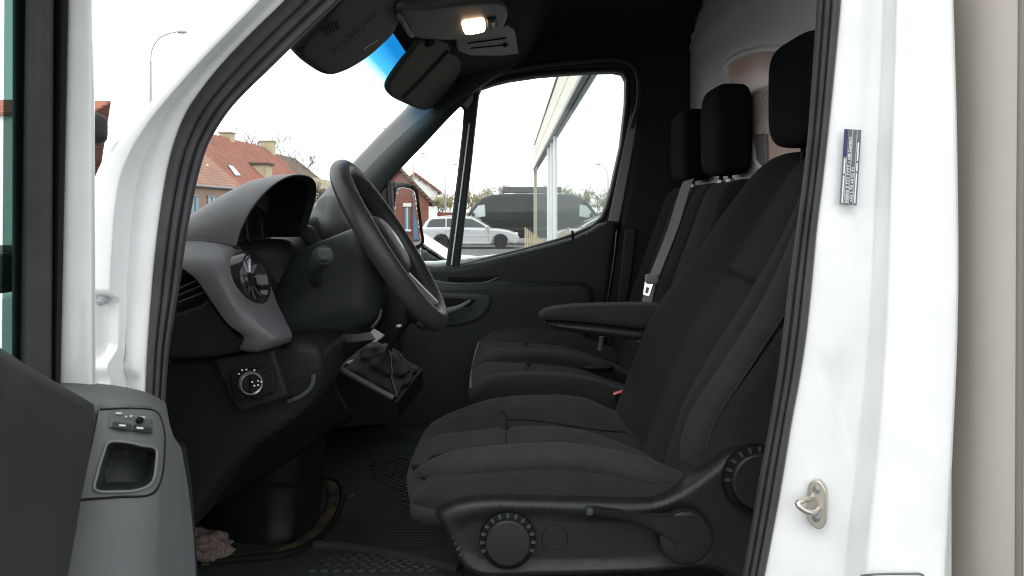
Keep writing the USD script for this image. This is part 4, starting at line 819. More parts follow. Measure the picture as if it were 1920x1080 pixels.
ob('seat_box', pillow(Polygon([(-.10, H - .80), (-.10, H - .64), (.42, H - .64), (.42, H - .80)]), 1.5, 1.9, .01, .1), DK2, sb)

# passenger bench
be = part('passenger_bench')
bxs = np.r_[-.115, -.10, -.075, -.03, .05, .13, .2, .27, .33, .40]
byc = [2.83, 2.825, 2.81, 2.77, 2.69, 2.65, 2.64, 2.58, 2.51, 2.495, 2.47, 2.43, 2.40, 2.37, 2.345, 2.33, 2.27, 2.19, 2.175, 2.165, 2.12, 2.06, 2.035, 2.028, 2.03]
bzo = [-.10, -.04, -.012, 0, -.012, -.026, -.03, -.022, -.024, -.030, -.012, -.004, -.002, -.004, -.014, -.03, -.022, -.024, -.030, -.026, -.006, 0, -.014, -.05, -.11]
bf = ([-.115, -.09, -.05, .0, .1, .2, .3, .4], [-.455, -.435, -.424, -.418, -.418, -.436, -.47, -.51]); bn2 = ([-.115, -.09, -.05, .0, .1, .2, .3, .4], [-.475, -.452, -.440, -.436, -.436, -.45, -.48, -.51])
A = cushion(bxs, bf, bn2, byc[::-1], bzo[::-1], lambda y: .012 * abs((y - 2.43) / .40) ** 4, .052, (2.17, 2.335), -.09, 90, 150)
g = np.exp(-((A[..., 0] - .052) / .007) ** 2) * sstep(A[..., 1], 2.50, 2.51) * (1 - sstep(A[..., 1], 2.63, 2.645)); A[..., 2] -= .014 * g
ob('cushion', solid(A, (0, 0, -.004)), FAB, be)
ob('front_welt', tube(cr([P(898, 640, 2.74), P(890, 668, 2.55), P(884, 700, 2.3), P(882, 726, 2.06)], 20), .003, 6), mat('welt_thread', (.14, .13, .11), .7), be)
ob('cup_recess', sbox(P(1118, 687, 2.36), (.055, .04, .006), .9), RUBD, be)
ob('skirt', pillow(Polygon([(-.09, H - .78), (-.10, H - .50), (.40, H - .52), (.40, H - .78)]), 2.05, 2.80, .01, .1), FABD, be)
bz = lambda z: np.interp(z, [-.55, -.43, -.2, 0, .10], [.345, .385, .46, .535, .565])
rows = [(z, bz(z), bz(z), w, xb) for z, w, xb in ((-.55, 1, 0), (-.42, 1, 0), (-.3, 1, 0), (-.15, 1, 0), (0, 1, 0), (.04, 1, .003), (.068, .995, .012), (.082, .985, .035), (.085, .98, .07), (.08, .975, .12))]
cols = [(2.84, .13), (2.84, .06), (2.83, .022), (2.80, .004), (2.76, 0), (2.71, .012), (2.69, .024), (2.675, .014), (2.62, .012), (2.55, .014), (2.53, .026), (2.515, .016), (2.47, .0), (2.43, .006), (2.415, .022), (2.40, .006), (2.36, 0), (2.30, .012), (2.285, .024), (2.27, .013), (2.2, .010), (2.13, .014), (2.11, .026), (2.095, .014), (2.06, 0), (2.03, .01), (2.02, .05), (2.02, .13)]
A = backrest(rows, cols, 90, 150); A[..., 0] += .006 * (meshkit.fbm(A * 9, 3, 4) - .5)
ob('backrest', solid(A, (.012, 0, 0)), FABB, be)
ob('back_shell', pillow(Polygon([(.40, H - .6), (.62, H + .07), (.65, H + .07), (.65, H - .6)]), 2.04, 2.82, .01, .1), FABD, be)
for y, z0, z1, xc in ((2.62, .10, .338, .603), (2.20, .10, .352, .607)):
    h_ = ob('headrest', sbox((xc, y, H + (z0 + z1) / 2), (.05, .125, (z1 - z0) / 2), .42), FABD, be)
    for dy in (-.045, .045): ob('headrest_post', tube([(xc, y + dy, H + .05), (xc, y + dy, H + .15)], .006, 10), DK2, h_)
    for dy in (-.045, .045): ob('post_guide', cyl(.011, .012, frame_for((xc, y + dy, H + .078), (0, 0, 1), (0, 1, 0)), 16), SILV, h_)
bp_ = cr([P(1291, 338, 2.42), P(1283, 360, 2.40), P(1262, 428, 2.38), P(1240, 485, 2.36), P(1226, 520, 2.34)], 24)
bl_ = part('passenger_belt', 'grey passenger seat belt hanging down the seat back')
ob('webbing', ribbon(bp_, (.75, -.5, .25), .036, .002), BELT, bl_)
ob('belt_tail', ribbon(cr([P(1221, 528, 2.34), P(1212, 575, 2.32), P(1205, 640, 2.30)], 14), (.75, -.5, .25), .034, .002), BELT, bl_)
ob('buckle_grip', sbox(P(1222, 523, 2.325), (.020, .012, .015), .5), mat('tongue_grip', (.22, .22, .21), .5), bl_)
tf = frame_for(P(1214, 543, 2.32), (-.25, -.95, .15)); fr = (tf[:3, 3], tf[:3, 0], tf[:3, 1], -tf[:3, 2]); rt = lambda a, b: (a * math.cos(-.22) - b * math.sin(-.22), a * math.sin(-.22) + b * math.cos(-.22))
tp = Polygon([rt(-.007, -.016), rt(.007, -.016), rt(.010, .020), rt(-.010, .020)]).buffer(.003).difference(Polygon([rt(-.004, -.010), rt(.004, -.010), rt(.004, .006), rt(-.004, .006)]))
ob('belt_tongue', pillow(tp, -.001, .002, .001, .004, fr), mat('tongue_steel', (.80, .80, .78), .3, metal=1), bl_)
ar = part('armrest')
ob('armrest_pad', px_pillow([(1012, 594), (1020, 585), (1042, 579), (1085, 575), (1150, 573), (1230, 572), (1260, 580), (1260, 625), (1190, 617), (1110, 608), (1050, 603), (1018, 602)], 1.945, .075, .016, .02), FABL, ar)
ob('armrest_shell', px_pillow([(1020, 604), (1050, 605), (1110, 610), (1190, 619), (1260, 627), (1260, 645), (1190, 639), (1120, 630), (1060, 621), (1030, 612)], 1.942, .08, .010, .02), SCM, ar)
ob('armrest_stalk', tube([P(1129, 631, 2.10), P(1127, 645, 2.10), P(1125, 657, 2.10)], .007, 10), TRIMG, ar)
bu = part('belt_buckle', 'seat belt buckle with red button beside the driver seat')
bc = P(1172, 752, 1.975)
ob('buckle_body', hull([P(1152, 742, 1.96), P(1186, 730, 1.96), P(1158, 775, 1.96), P(1194, 765, 1.96), P(1152, 742, 1.99), P(1186, 730, 1.99), P(1158, 775, 1.99), P(1194, 765, 1.99)]), DK2, bu)
ob('release_button', hull([P(1150, 741, 1.955), P(1185, 728, 1.955), P(1151, 735, 1.975), P(1184, 726.5, 1.975), P(1150, 738, 1.957), P(1185, 731, 1.957)]), RED, bu)
ob('belt_stalk', ribbon(cr([P(1185, 768, 1.965), P(1200, 782, 1.95), P(1212, 795, 1.94)], 10), (.6, .1, -.6), .03, .003), BELT, bu)
ob('anchor_bolt', sbox(P(1218, 794, 1.915), (.006, .006, .006), .9), CHR, bu)

# rear wall of the cab with its window
bk = part('bulkhead')
BX = .662
def yzp(pts): return [((px_ - CX) and BX * F / (px_ - CX), H - (py_ - HY) * BX / (px_ - CX)) for px_, py_ in pts]
WIN = [(1356, 128), (1362, 116), (1378, 104), (1408, 93), (1440, 88), (1476, 91), (1510, 100), (1560, 125), (1560, 300), (1500, 318), (1424, 318), (1400, 270), (1372, 200), (1360, 160)]
wq = np.array(yzp(WIN)); wq[:, 0] = np.clip(wq[:, 0], 1.62, 3); wpoly = Polygon(cr(wq, 90, True)).buffer(0)
full = Polygon([(1.2, H - .75), (1.2, H + .72), (2.72, H + .72), (2.86, H + .64), (2.95, H + .48), (2.975, H + .30), (2.98, H - .75)])
BKF = (np.array([BX, 0, 0]), np.array([0, 1., 0]), np.array([0, 0, 1.]), np.array([1., 0, 0]))
def bkf(y, z, d):
    r1 = np.exp(-((z - H - .605) / .010) ** 2) + np.exp(-((z - H - .640) / .007) ** 2)
    return -.010 * r1 - .012 * np.exp(-((y - 2.93) / .012) ** 2) * (z < H + .45)
ob('wall_panel', pillow(full.difference(wpoly), 0, .012, .02, .03, BKF, bkf), BULK, bk)
BGL = usdkit.material(stage, '/World/Looks/bulkhead_pane', {'t': ('transparent_bsdf', {'color': (.80, .84, .82)}), 'g': ('glossy_bsdf', {'roughness': .12}), 'm': ('mix_closure', {'fac': .10})}, [('t.BSDF', 'm.closure1'), ('g.BSDF', 'm.closure2')], surface='m.closure')
ob('window_recess', pillow(wpoly.buffer(.006).difference(wpoly.buffer(-.014)), -.003, .018, .009, .015, BKF), mat('window_rim_white', (.80, .82, .80), .3), bk)
TAN = usdkit.material(stage, '/World/Looks/dimpled_tan_sheet', {'g': ('texture_coordinate', {}), 'v': ('voronoi_texture', {'scale': 75.0}), 'r': ('rgb_ramp', {'ramp': [(0, (.34, .28, .24)), (.6, (.66, .56, .49))]}), 'b': ('bump', {'strength': .8, 'distance': .002}), 'p': ('principled_bsdf', {'roughness': .4})}, [('g.object', 'v.vector'), ('v.distance', 'r.fac'), ('r.color', 'p.base_color'), ('v.distance', 'b.height'), ('b.normal', 'p.normal')], surface='p.BSDF')
PK = usdkit.material(stage, '/World/Looks/pink_beige_gloss', {'g': ('texture_coordinate', {}), 'v': ('noise_texture', {'scale': 3.2, 'detail': 1.0}), 'r': ('rgb_ramp', {'ramp': [(.36, (.72, .44, .36)), (.66, (.90, .74, .66))]}), 'p': ('principled_bsdf', {'roughness': .3})}, [('g.object', 'v.vector'), ('v.fac', 'r.fac'), ('r.color', 'p.base_color')], surface='p.BSDF')
ob('window_backing', pillow(wpoly.buffer(.01), .012, .016, .002, .05, BKF), PK, bk, 'glossy pink beige pane in the bulkhead opening')
shp = Polygon(yzp([(1394, 184), (1412, 177), (1445, 166), (1520, 140), (1520, 250), (1412, 252), (1404, 240)])); shp = shp.intersection(wpoly.buffer(.004))
ob('dimpled_sheet', pillow(shp, .004, .010, .001, .02, BKF), TAN, bk)
ob('divider_post', pillow(Polygon(yzp([(1414, 255), (1432, 250), (1434, 320), (1418, 322)])), .002, .010, .002, .02, BKF), mat('post_grey', (.18, .18, .17), .5), bk)

# loose floor mat and cloth in the footwell
FZ = H - .785
def fl_pt(px, py, dz=0): Y = (H - FZ - dz) * F / (py - HY); return np.array([(px - CX) / F * Y, Y, FZ + dz])
fmat = xf('floor_mat', None, 'black rubber floor mat with grip pads in the driver footwell', 'mat')
mo = Polygon([(-.80, 1.40), (-.10, 1.40), (.20, 1.45), (.10, 2.75), (-.5, 2.75), (-.80, 2.6)]).buffer(.02)
ZF = (np.array([0, 0, FZ]), np.array([1., 0, 0]), np.array([0, 1., 0]), np.array([0, 0, -1.]))
ob('mat_sheet', pillow(mo, -.008, 0, .004, .08, ZF), MATR, fmat)
pads = []
def hatch(poly, step, nm):
    pg_ = Polygon(poly); ms = []
    x0, y0, x1, y1 = pg_.bounds
    for i, yy in enumerate(np.arange(y0, y1, step * .55)):
        for xx in np.arange(x0 + (i % 2) * step * .5, x1, step):
            if pg_.contains(Point(xx, yy)):
                b = trimesh.creation.box((step * .62, step * .22, .006)); b.apply_transform(trimesh.transformations.rotation_matrix(.5 if i % 2 else -.5, (0, 0, 1))); b.apply_translation((xx, yy, FZ + .010)); ms.append(b)
    ob(nm, cat(ms), mat('tread_rubber', (.030, .034, .031), .5, bump=.2) if nm not in used_t else '/World/Looks/tread_rubber', fmat, kind='stuff', smooth=False); used_t.add(nm)
used_t = set()
hatch([tuple(fl_pt(*p)[:2]) for p in ((690, 872), (760, 862), (880, 900), (880, 985), (765, 968), (745, 925), (700, 905))], .024, 'heel_pad')
hatch([tuple(fl_pt(*p)[:2]) for p in ((570, 1085), (610, 1052), (700, 1046), (780, 1056), (830, 1085))], .026, 'heel_pad')
for k in range(9):
    a, b = fl_pt(606 + k * 3, 968 + k * 5, .009), fl_pt(840, 986 + k * 5, .009)
    m_ = fl_pt(720, 986 + k * 5, .009); ob('rib', tube(cr([a, m_, b], 16), .0025, 6), MATR, fmat)
ob('raised_ridge', tube(cr([fl_pt(590, 1022, .01), fl_pt(640, 1026, .01), fl_pt(720, 1038, .01), fl_pt(800, 1056, .01), fl_pt(860, 1068, .01)], 30), .012, 10), MATR, fmat)
ob('mat_stud', sbox(fl_pt(656, 930, .010), (.012, .012, .004), .8), TRIM, fmat)
edge = cr([fl_pt(*p, .010) for p in ((596, 900), (618, 905), (628, 925), (624, 950), (606, 985), (580, 1010), (540, 1032), (500, 1042), (450, 1046), (380, 1052))], 60)
ob('mat_edge', tube(edge, .020, 14, ref=(0, 0, 1), flat=.45), DIRT, fmat); ob('edge_lip', tube(edge + (.022, -.012, .004), .008, 10), RUBD, fmat)
rag = trimesh.creation.icosphere(4, 1.0); v = np.array(rag.vertices)
v = v * (1 + 1.15 * (meshkit.fbm(v * 2.3 + 3, 4, 2) - .5)[:, None]) * (.050, .04, .030); v[:, 2] += .35 * np.maximum(-v[:, 0], 0)
rc = fl_pt(404, 1015, .03); CL = usdkit.material(stage, '/World/Looks/rag_cloth', {'g': ('texture_coordinate', {}), 'v': ('voronoi_texture', {'scale': 85.0, 'feature': 'distance_to_edge'}), 'r': ('rgb_ramp', {'ramp': [(0, (.03, .026, .024)), (.06, (.13, .10, .085)), (1, (.15, .115, .098))]}), 'p': ('principled_bsdf', {'roughness': .9})}, [('g.object', 'v.vector'), ('v.distance', 'r.fac'), ('r.color', 'p.base_color')], surface='p.BSDF')
ob('cloth', trimesh.Trimesh(v + rc + (0, -.05, .012), rag.faces, process=False), CL, None, 'crumpled dusty brown cloth lying on the footwell floor', 'cloth')

# ================================================================== outside
def ground(name, x0, y0, x1, y1, z, m, label=None):
    return ob(name, (np.array([(x0, y0, z), (x1, y0, z), (x1, y1, z), (x0, y1, z)], float), np.array([[0, 1, 2], [0, 2, 3]])), m, None, label, kind='structure', smooth=False)
ASP = mat('asphalt', (.115, .115, .115), .9, bump=.6, bscale=30, var=.2, vscale=.6)
ground('ground', -900, -900, 900, 900, 0, mat('far_ground', (.12, .13, .09), .95, var=.3, vscale=.02))
ground('yard', -60, -40, 60, 130, .004, ASP)
GLS = mat('car_glass', (.02, .025, .028), .04, spec=.8); CARS = mat('car_silver', (.50, .51, .52), .25, metal=.25, coat=.6); CARB = mat('car_light_blue', (.33, .42, .50), .25, metal=.2, coat=.6)
VANB = mat('van_black', (.012, .014, .015), .45, spec=.25, coat=.12); PLB = mat('bumper_black', (.02, .02, .02), .6); LGT = mat('head_light', (.5, .52, .55), .08, metal=.4)

def prism(poly, y0, y1, bev=.05, taper=None):
    """Side profile (x,z) between y0 and y1; above the belt line the sides lean in."""
    m = pillow(Polygon(poly), y0, y1, bev, .12)
    v = np.array(m.vertices); ym = (y0 + y1) / 2
    back = v[:, 1] > y1 - 1e-6
    if taper:
        zb, k = taper; s = 1 - k * np.maximum(v[:, 2] - zb, 0); v[:, 1] = ym + (v[:, 1] - ym) * s
    m.vertices = v; return m
def side_pane(poly, y, zb, k, ym, r=.01):
    m = pillow(Polygon(poly), y - .012, y + .03, r, .12); v = np.array(m.vertices); s = 1 - k * np.maximum(v[:, 2] - zb, 0); v[:, 1] = ym + (v[:, 1] - ym) * s; m.vertices = v; return m
def wheel_(par, x, y, r, w, sy=-1, rimm=None):
    M = frame_for((x, y, r), (0, sy, 0))
    t = ob('wheel', rev([(r * .62, -w / 2), (r * .96, -w / 2), (r, -w * .3), (r, w * .3), (r * .96, w / 2), (r * .62, w / 2), (r * .62, -w / 2)], M, 40), TYRE, par)
    rimm = rimm or RIM
    sp = []
    for k in range(10):
        a = 2 * math.pi * k / 10; b = trimesh.creation.box((r * .56, .035, .03)); b.apply_translation((r * .33, 0, w * .32)); b.apply_transform(trimesh.transformations.rotation_matrix(a, (0, 0, 1))); b.apply_transform(M); sp.append(b)
    ob('rim', cat([rev([(r * .55, w * .2), (r * .62, w * .45), (r * .64, w * .2)], M, 36), rev([(0, w * .36), (r * .1, w * .36), (r * .13, w * .2), (0, .0)], M, 20)] + sp), rimm, t); ob('brake_disc', rev([(0, -w * .1), (r * .56, -w * .1), (r * .56, -w * .2), (0, -w * .2)], M, 30), PLB, t)
DARKRIM = mat('dark_alloy', (.06, .06, .065), .4, metal=.5)

def estate_car(label, body, cabm=None):
    c = xf('estate_car', None, label, 'car', None, None)
    zc, kk, y0, y1 = .92, .22, -.87, .87
    arch = lambda x, r: [(x + r * math.cos(t), .30 + r * math.sin(t)) for t in np.linspace(math.pi, 0, 12)]
    low = [(-2.22, .34), (-2.24, .70), (-2.20, .98), (-1.2, 1.00), (-.2, .96), (.80, .94), (1.35, .90), (1.80, .82), (2.12, .70), (2.24, .55), (2.24, .30), (2.1, .22)]
    prof_ = low + [(p[0], p[1]) for p in arch(1.40, .36)[::-1]] + [(.95, .20), (-.90, .20)] + [(p[0], p[1]) for p in arch(-1.30, .36)[::-1]] + [(-1.75, .24)]
    ob('body', prism(prof_, y0, y1, .06), body, c)
    gh = [(-2.20, .93), (-2.02, 1.25), (-1.85, 1.40), (-1.2, 1.455), (-.3, 1.46), (.15, 1.42), (.50, 1.25), (1.00, .93)]
    ob('cabin', prism(gh, y0 + .06, y1 - .06, .04, (zc, kk)), cabm or body, c)
    for s in (-1, 1):
        yy = -.82 if s < 0 else .80
        for nm, q in (('rear_quarter_glass', [(-1.98, 1.00), (-1.84, 1.28), (-1.70, 1.36), (-1.12, 1.38), (-1.12, 1.00)]), ('rear_door_glass', [(-1.06, 1.00), (-1.06, 1.385), (-.36, 1.395), (-.36, .99)]), ('front_door_glass', [(-.30, .99), (-.30, 1.395), (.08, 1.37), (.42, 1.20), (.78, .985)])):
            ob(nm, side_pane(q, yy, zc, kk, 0), GLS, c)
    ws = [(.06, 1.43), (.56, 1.24), (1.02, .95), (1.07, .95), (.60, 1.26), (.10, 1.455)]
    ob('windscreen', prism(ws, y0 + .14, y1 - .14, .005, (zc, kk)), GLS, c)
    ob('roof_rail', tube([(-1.9, -.60, 1.43), (-1.0, -.62, 1.50), (-.2, -.62, 1.50), (.2, -.60, 1.44)], .018, 8), body, c)
    ob('front_bumper', prism([(2.0, .24), (2.26, .30), (2.27, .50), (2.1, .55), (1.95, .5)], y0 + .02, y1 - .02, .04), body, c)
    ob('sill_strip', rbox((.05, -.875, .27), (1.7, .03, .08), .01), body, c); ob('rub_strip', rbox((.05, -.875, .58), (2.0, .02, .04), .006), body, c)
    for x in (-.33, .86, -1.1): ob('door_seam', rbox((x, -.866, .62), (.012, .012, .66), .002), PLB, c)
    for x in (-.48, .62 - .05 - .9 + .0): pass
    for x in (-.95, -.15): ob('door_handle', rbox((x, -.885, .86), (.17, .03, .035), .01), body, c)
    ob('headlight', sbox((2.10, -.66, .66), (.12, .17, .07), .6), LGT, c); ob('headlight', sbox((2.10, .66, .66), (.12, .17, .07), .6), LGT, c)
    ob('tail_light', sbox((-2.2, -.72, .82), (.06, .12, .14), .6), RED, c)
    ob('side_mirror', sbox((.78, -.98, 1.0), (.08, .10, .08), .6), cabm or body, c)
    for x in (1.40, -1.30):
        for s in (-1, 1): wheel_(c, x, s * .78, .315, .2, s, DARKRIM)
    return c
def put(o, x, y, rz=0, k=None):
    X = UsdGeom.Xformable(o); X.ClearXformOpOrder(); X.AddTranslateOp().Set(Gf.Vec3d(x, y, .004)); X.AddRotateZOp().Set(float(rz))
    if k: X.AddScaleOp().Set(Gf.Vec3f(k, k, k))
put(estate_car('silver estate car with dark wheels parked in front of the black van', CARS), -1.93, 36.2, 0)
put(estate_car('pale blue car whose bonnet shows low behind the passenger door mirror', CARB, PLB), -2.13, 12.0, 0, 1.1)
# black panel van
bv = xf('panel_van', None, 'long high roof black panel van parked behind the silver car', 'van')
vp = [(-2.92, .42), (-2.96, .85), (-2.90, 1.16), (-2.55, 1.34), (-1.92, 2.16), (-1.62, 2.42), (-1.15, 2.58), (.2, 2.64), (2.9, 2.62), (3.0, 2.45), (3.02, .45)]
arch = lambda x, r: [(x + r * math.cos(t), .34 + r * math.sin(t)) for t in np.linspace(0, math.pi, 12)]
ob('body', prism(vp + arch(1.95, .42) + arch(-1.95, .42), -1.0, 1.0, .10, (1.35, .07)), VANB, bv)
ob('cab_window', side_pane([(-2.30, 1.42), (-1.86, 2.00), (-1.52, 2.06), (-1.48, 1.46), (-1.9, 1.38)], -1.0, 1.35, .07, 0), mat('pale_window', (.40, .47, .47), .08), bv)
ob('windscreen', prism([(-2.57, 1.37), (-1.95, 2.19), (-1.91, 2.16), (-2.51, 1.35)], -.85, .85, .005, (1.35, .07)), GLS, bv)
for x in (-1.36, .10, 1.5): ob('panel_seam', rbox((x, -1.0, 1.35), (.018, .03, 1.6), .004), PLB, bv)
ob('rub_strip', rbox((.0, -1.005, .80), (4.2, .03, .14), .01), PLB, bv); ob('swage_line', rbox((.6, -.975, 1.55), (3.6, .03, .03), .008), VANB, bv)
ob('roof_rack', rbox((.55, 0, 2.83), (2.3, 1.5, .30), .03), mat('rack_grey', (.05, .055, .055), .5), bv)
ob('side_mirror', sbox((-2.1, -1.16, 1.45), (.08, .12, .2), .5), PLB, bv)
ob('front_bumper', prism([(-2.9, .35), (-3.02, .45), (-3.02, .80), (-2.85, .85)], -.98, .98, .03), PLB, bv)
ob('headlight', sbox((-2.83, -.82, 1.0), (.12, .14, .16), .6), LGT, bv); ob('headlight', sbox((-2.83, .82, 1.0), (.12, .14, .16), .6), LGT, bv)
for x in (-1.95, 1.95):
    for s in (-1, 1): wheel_(bv, x, s * .90, .36, .24, s)
put(bv, .12, 40.6)

# showroom wall of glass, running straight away from the camera
XW = 1.02
sr = xf('showroom', None, 'cream showroom with a long glass front beside the van', 'building')
CREAM = mat('cream_fascia', (.66, .62, .51), .5, var=.04, vscale=.8); ALU = mat('grey_mullion', (.42, .40, .37), .4, metal=.2); WHT = mat('white_mullion', (.75, .75, .74), .4)
MIRG = usdkit.material(stage, '/World/Looks/facade_glass', {'g': ('glossy_bsdf', {'roughness': 0.0, 'color': (.86, .90, .88)}), 'd': ('diffuse_bsdf', {'color': (.16, .18, .17)}), 'm': ('mix_closure', {'fac': .72})}, [('d.BSDF', 'm.closure1'), ('g.BSDF', 'm.closure2')], surface='m.closure')
FB, FT = H + 1.80, H + 2.92
ys_ = [6.5, 18.6, 21.9, 34.3]
for a, b in zip(ys_[:-1], ys_[1:]): ob('glass_pane', rbox((XW + .04, (a + b) / 2, FB / 2 + .1), (.04, b - a - .02, FB - .2), .002), MIRG, sr)
for y in ys_[1:-1]:
    if y in (18.6, 21.9): ob('mullion', rbox((XW - .0, y, FB / 2), (.05, .09, FB), .006), WHT, sr)
    else: ob('mullion', rbox((XW + .015, y, FB / 2), (.02, .05, FB), .004), ALU, sr)
ob('mullion', rbox((XW - .0, 20.2, FB / 2), (.04, .06, FB), .006), WHT, sr)
ob('corner_post', rbox((XW + .03, 34.45, FB / 2), (.16, .30, FB), .01), mat('post_beige', (.40, .36, .29), .6), sr)
for z0, z1 in ((FB + .10, FB + .60), (FB + .61, FT)):
    for a, b in ((6.5, 13.4), (13.41, 20.4), (20.41, 27.4), (27.41, 34.6)): ob('fascia_panel', rbox((XW + .03, (a + b) / 2, (z0 + z1) / 2), (.08, b - a - .02, z1 - z0 - .012), .004), CREAM, sr)
ob('fascia_trim', rbox((XW - .03, 20.55, FB + .05), (.10, 28.1, .09), .01), mat('fascia_dark', (.16, .17, .17), .4), sr)
ob('drip_strip', rbox((XW - .05, 20.55, FB + .085), (.06, 28.1, .03), .006), WHT, sr)
ob('roof_edge', rbox((XW + .02, 20.55, FT + .02), (.14, 28.2, .04), .006), mat('roof_edge_grey', (.2, .2, .2), .5), sr)
ob('back_wall', rbox((XW + 6.1, 20.55, FT / 2), (12, 28.0, FT), .02), CREAM, sr)
ob('base_wall', rbox((XW + .02, 20.55, .1), (.06, 28.0, .2), .01), ALU, sr)
# picket fence at the foot of the glass
pf = xf('picket_fence', None, 'short fence of pale wooden pickets at the foot of the glass wall', 'fence')
WOOD = mat('bleached_wood', (.46, .39, .26), .8, var=.25, vscale=8)
for k in range(9):
    x, hgt_ = .40 + k * .062, 1.24 - k * .048
    ob('picket', hull([(x + dx, 23 + dy, z) for dx in (-.024, .024) for dy in (-.012, .012) for z in (0, hgt_)] + [(x, 23 + dy, hgt_ + .03) for dy in (-.012, .012)]), WOOD, pf)
ob('rail', rbox((.65, 23.025, .30), (.56, .03, .06), .004), WOOD, pf)
ob('post', rbox((.26, 23.0, .22), (.10, .08, .44), .01), WOOD, pf)

# houses
def tiles(name, c1, c2):
    return usdkit.material(stage, '/World/Looks/' + name, {'g': ('texture_coordinate', {}), 'n': ('noise_texture', {'scale': .55, 'detail': 6.0, 'roughness': .7}), 'r': ('rgb_ramp', {'ramp': [(.3, c2), (.6, c1)]}), 'w': ('wave_texture', {'scale': 1.3, 'bands_direction': 'y', 'distortion': .3}), 'x': ('wave_texture', {'scale': 1.6, 'bands_direction': 'z'}), 'm': ('math', {'math_type': 'add'}), 'b': ('bump', {'strength': .9, 'distance': .05}), 'p': ('principled_bsdf', {'roughness': .9, 'specular_ior_level': .15})},
        [('g.object', 'n.vector'), ('n.fac', 'r.fac'), ('r.color', 'p.base_color'), ('g.object', 'w.vector'), ('g.object', 'x.vector'), ('w.fac', 'm.value1'), ('x.fac', 'm.value2'), ('m.value', 'b.height'), ('b.normal', 'p.normal')], surface='p.BSDF')
def brick(name, c1, c2, mo):
    return usdkit.material(stage, '/World/Looks/' + name, {'g': ('texture_coordinate', {}), 's': ('separate_xyz', {}), 'a': ('math', {'math_type': 'add'}), 'c': ('combine_xyz', {}), 'k': ('brick_texture', {'scale': 7.0, 'color1': c1, 'color2': c2, 'mortar': mo, 'mortar_size': .012, 'brick_width': .9, 'row_height': .3}), 'p': ('principled_bsdf', {'roughness': .85})},
        [('g.object', 's.vector'), ('s.x', 'a.value1'), ('s.y', 'a.value2'), ('a.value', 'c.x'), ('s.z', 'c.y'), ('c.vector', 'k.vector'), ('k.color', 'p.base_color')], surface='p.BSDF')
RT = tiles('red_roof_tiles', (.30, .125, .088), (.19, .10, .078)); RT2 = tiles('pale_red_tiles', (.33, .19, .14), (.25, .15, .115)); BT = tiles('brown_tiles', (.16, .12, .09), (.10, .08, .065))
BR = brick('tan_brick', (.26, .18, .125), (.20, .135, .095), (.26, .23, .19)); RB = brick('red_brick', (.25, .085, .055), (.20, .07, .05), (.26, .2, .17))
YEL = mat('yellow_render', (.38, .34, .22), .8, var=.15, vscale=1); WHW = mat('white_render', (.80, .79, .76), .8); GUT = mat('gutter_zinc', (.15, .17, .19), .5)
WINB = mat('blue_grey_window', (.13, .20, .24), .15); SKYL = mat('skylight_glass', (.75, .78, .80), .1, metal=.6)
def slab(a, b, c, d, t): return solid(np.array([[a, b], [d, c]], float), (0, 0, -t))
h1 = xf('terraced_house', None, 'long red tiled house with skylights and a dormer, seen through the windscreen', 'house')
RX, RZ, EX, EZ = -23.4, 7.75, -18.9, 3.45
ob('wall', rbox((-23.3, 63, EZ / 2), (8.2, 23.6, EZ), .02), BR, h1)
ob('roof', slab((RX, 50.5, RZ), (RX, 75.0, RZ), (EX, 75.0, EZ), (EX, 50.5, EZ), .15), RT, h1)
ob('roof_back', slab((RX, 50.5, RZ), (RX, 75.0, RZ), (-28, 75.0, EZ), (-28, 50.5, EZ), .15), RT, h1)
for y in (51.5, 74.9): ob('gable_wall', solid(np.array([[(-27.4, y, EZ - .1), (EX - .3, y, EZ - .1)], [(RX - .01, y, RZ - .2), (RX + .01, y, RZ - .2)]]), (0, .2 if y < 60 else -.2, 0)), BR, h1)
# pale lower wing roof in front
ob('wing_roof', slab((-21.2, 43.6, 5.6), (-20.9, 52.5, 5.6), (-18.55, 53.6, 3.30), (-18.55, 43.6, 3.30), .15), RT2, h1, 'paler roof of the front wing')
ob('wing_wall', rbox((-19.95, 48.4, 1.6), (2.5, 9.2, 3.2), .02), BR, h1)
ob('gutter', tube([(-18.5, 43.6, 3.22), (-18.5, 53.6, 3.22)], .07, 8), GUT, h1)
ob('gutter', tube([(-18.8, 52.5, 3.36), (-18.8, 75.0, 3.36)], .07, 8), GUT, h1)
def on_roof(px_, py_, x_r, z_r, x_e, z_e, lift=.05):   # where the sight line meets a roof slope
    b = (z_e - z_r) / (x_e - x_r); a = z_r - b * x_r - H + lift
    return on_plane(px_, py_, a, b)
for q in ([(375, 293), (384, 297), (398, 314), (388, 313)], [(427, 310), (437, 313), (452, 331), (441, 330)]):
    pts = [on_roof(x, y, -21.2, 5.6, -18.55, 3.3, .04) for x, y in q] if q[0][0] < 400 else [on_roof(x, y, RX, RZ, EX, EZ, .04) for x, y in q]
    sl_ = ob('skylight', solid(np.array([[pts[0], pts[1]], [pts[3], pts[2]]]), (0, 0, .06)), GUT, h1)
    mid = sum(pts) / 4; pts = [mid + (p - mid) * .84 + (0, 0, .07) for p in pts]; ob('pane', solid(np.array([[pts[0], pts[1]], [pts[3], pts[2]]]), (0, 0, .01)), SKYL, sl_)
dq = on_roof(498, 333, RX, RZ, EX, EZ, 0)
ob('dormer', rbox(dq + (-.6, .3, .45), (1.6, 1.5, 1.2), .02), YEL, h1, 'yellow sided dormer'); ob('dormer_roof', rbox(dq + (-.55, .3, 1.12), (1.9, 1.8, .2), .03), BT, h1)
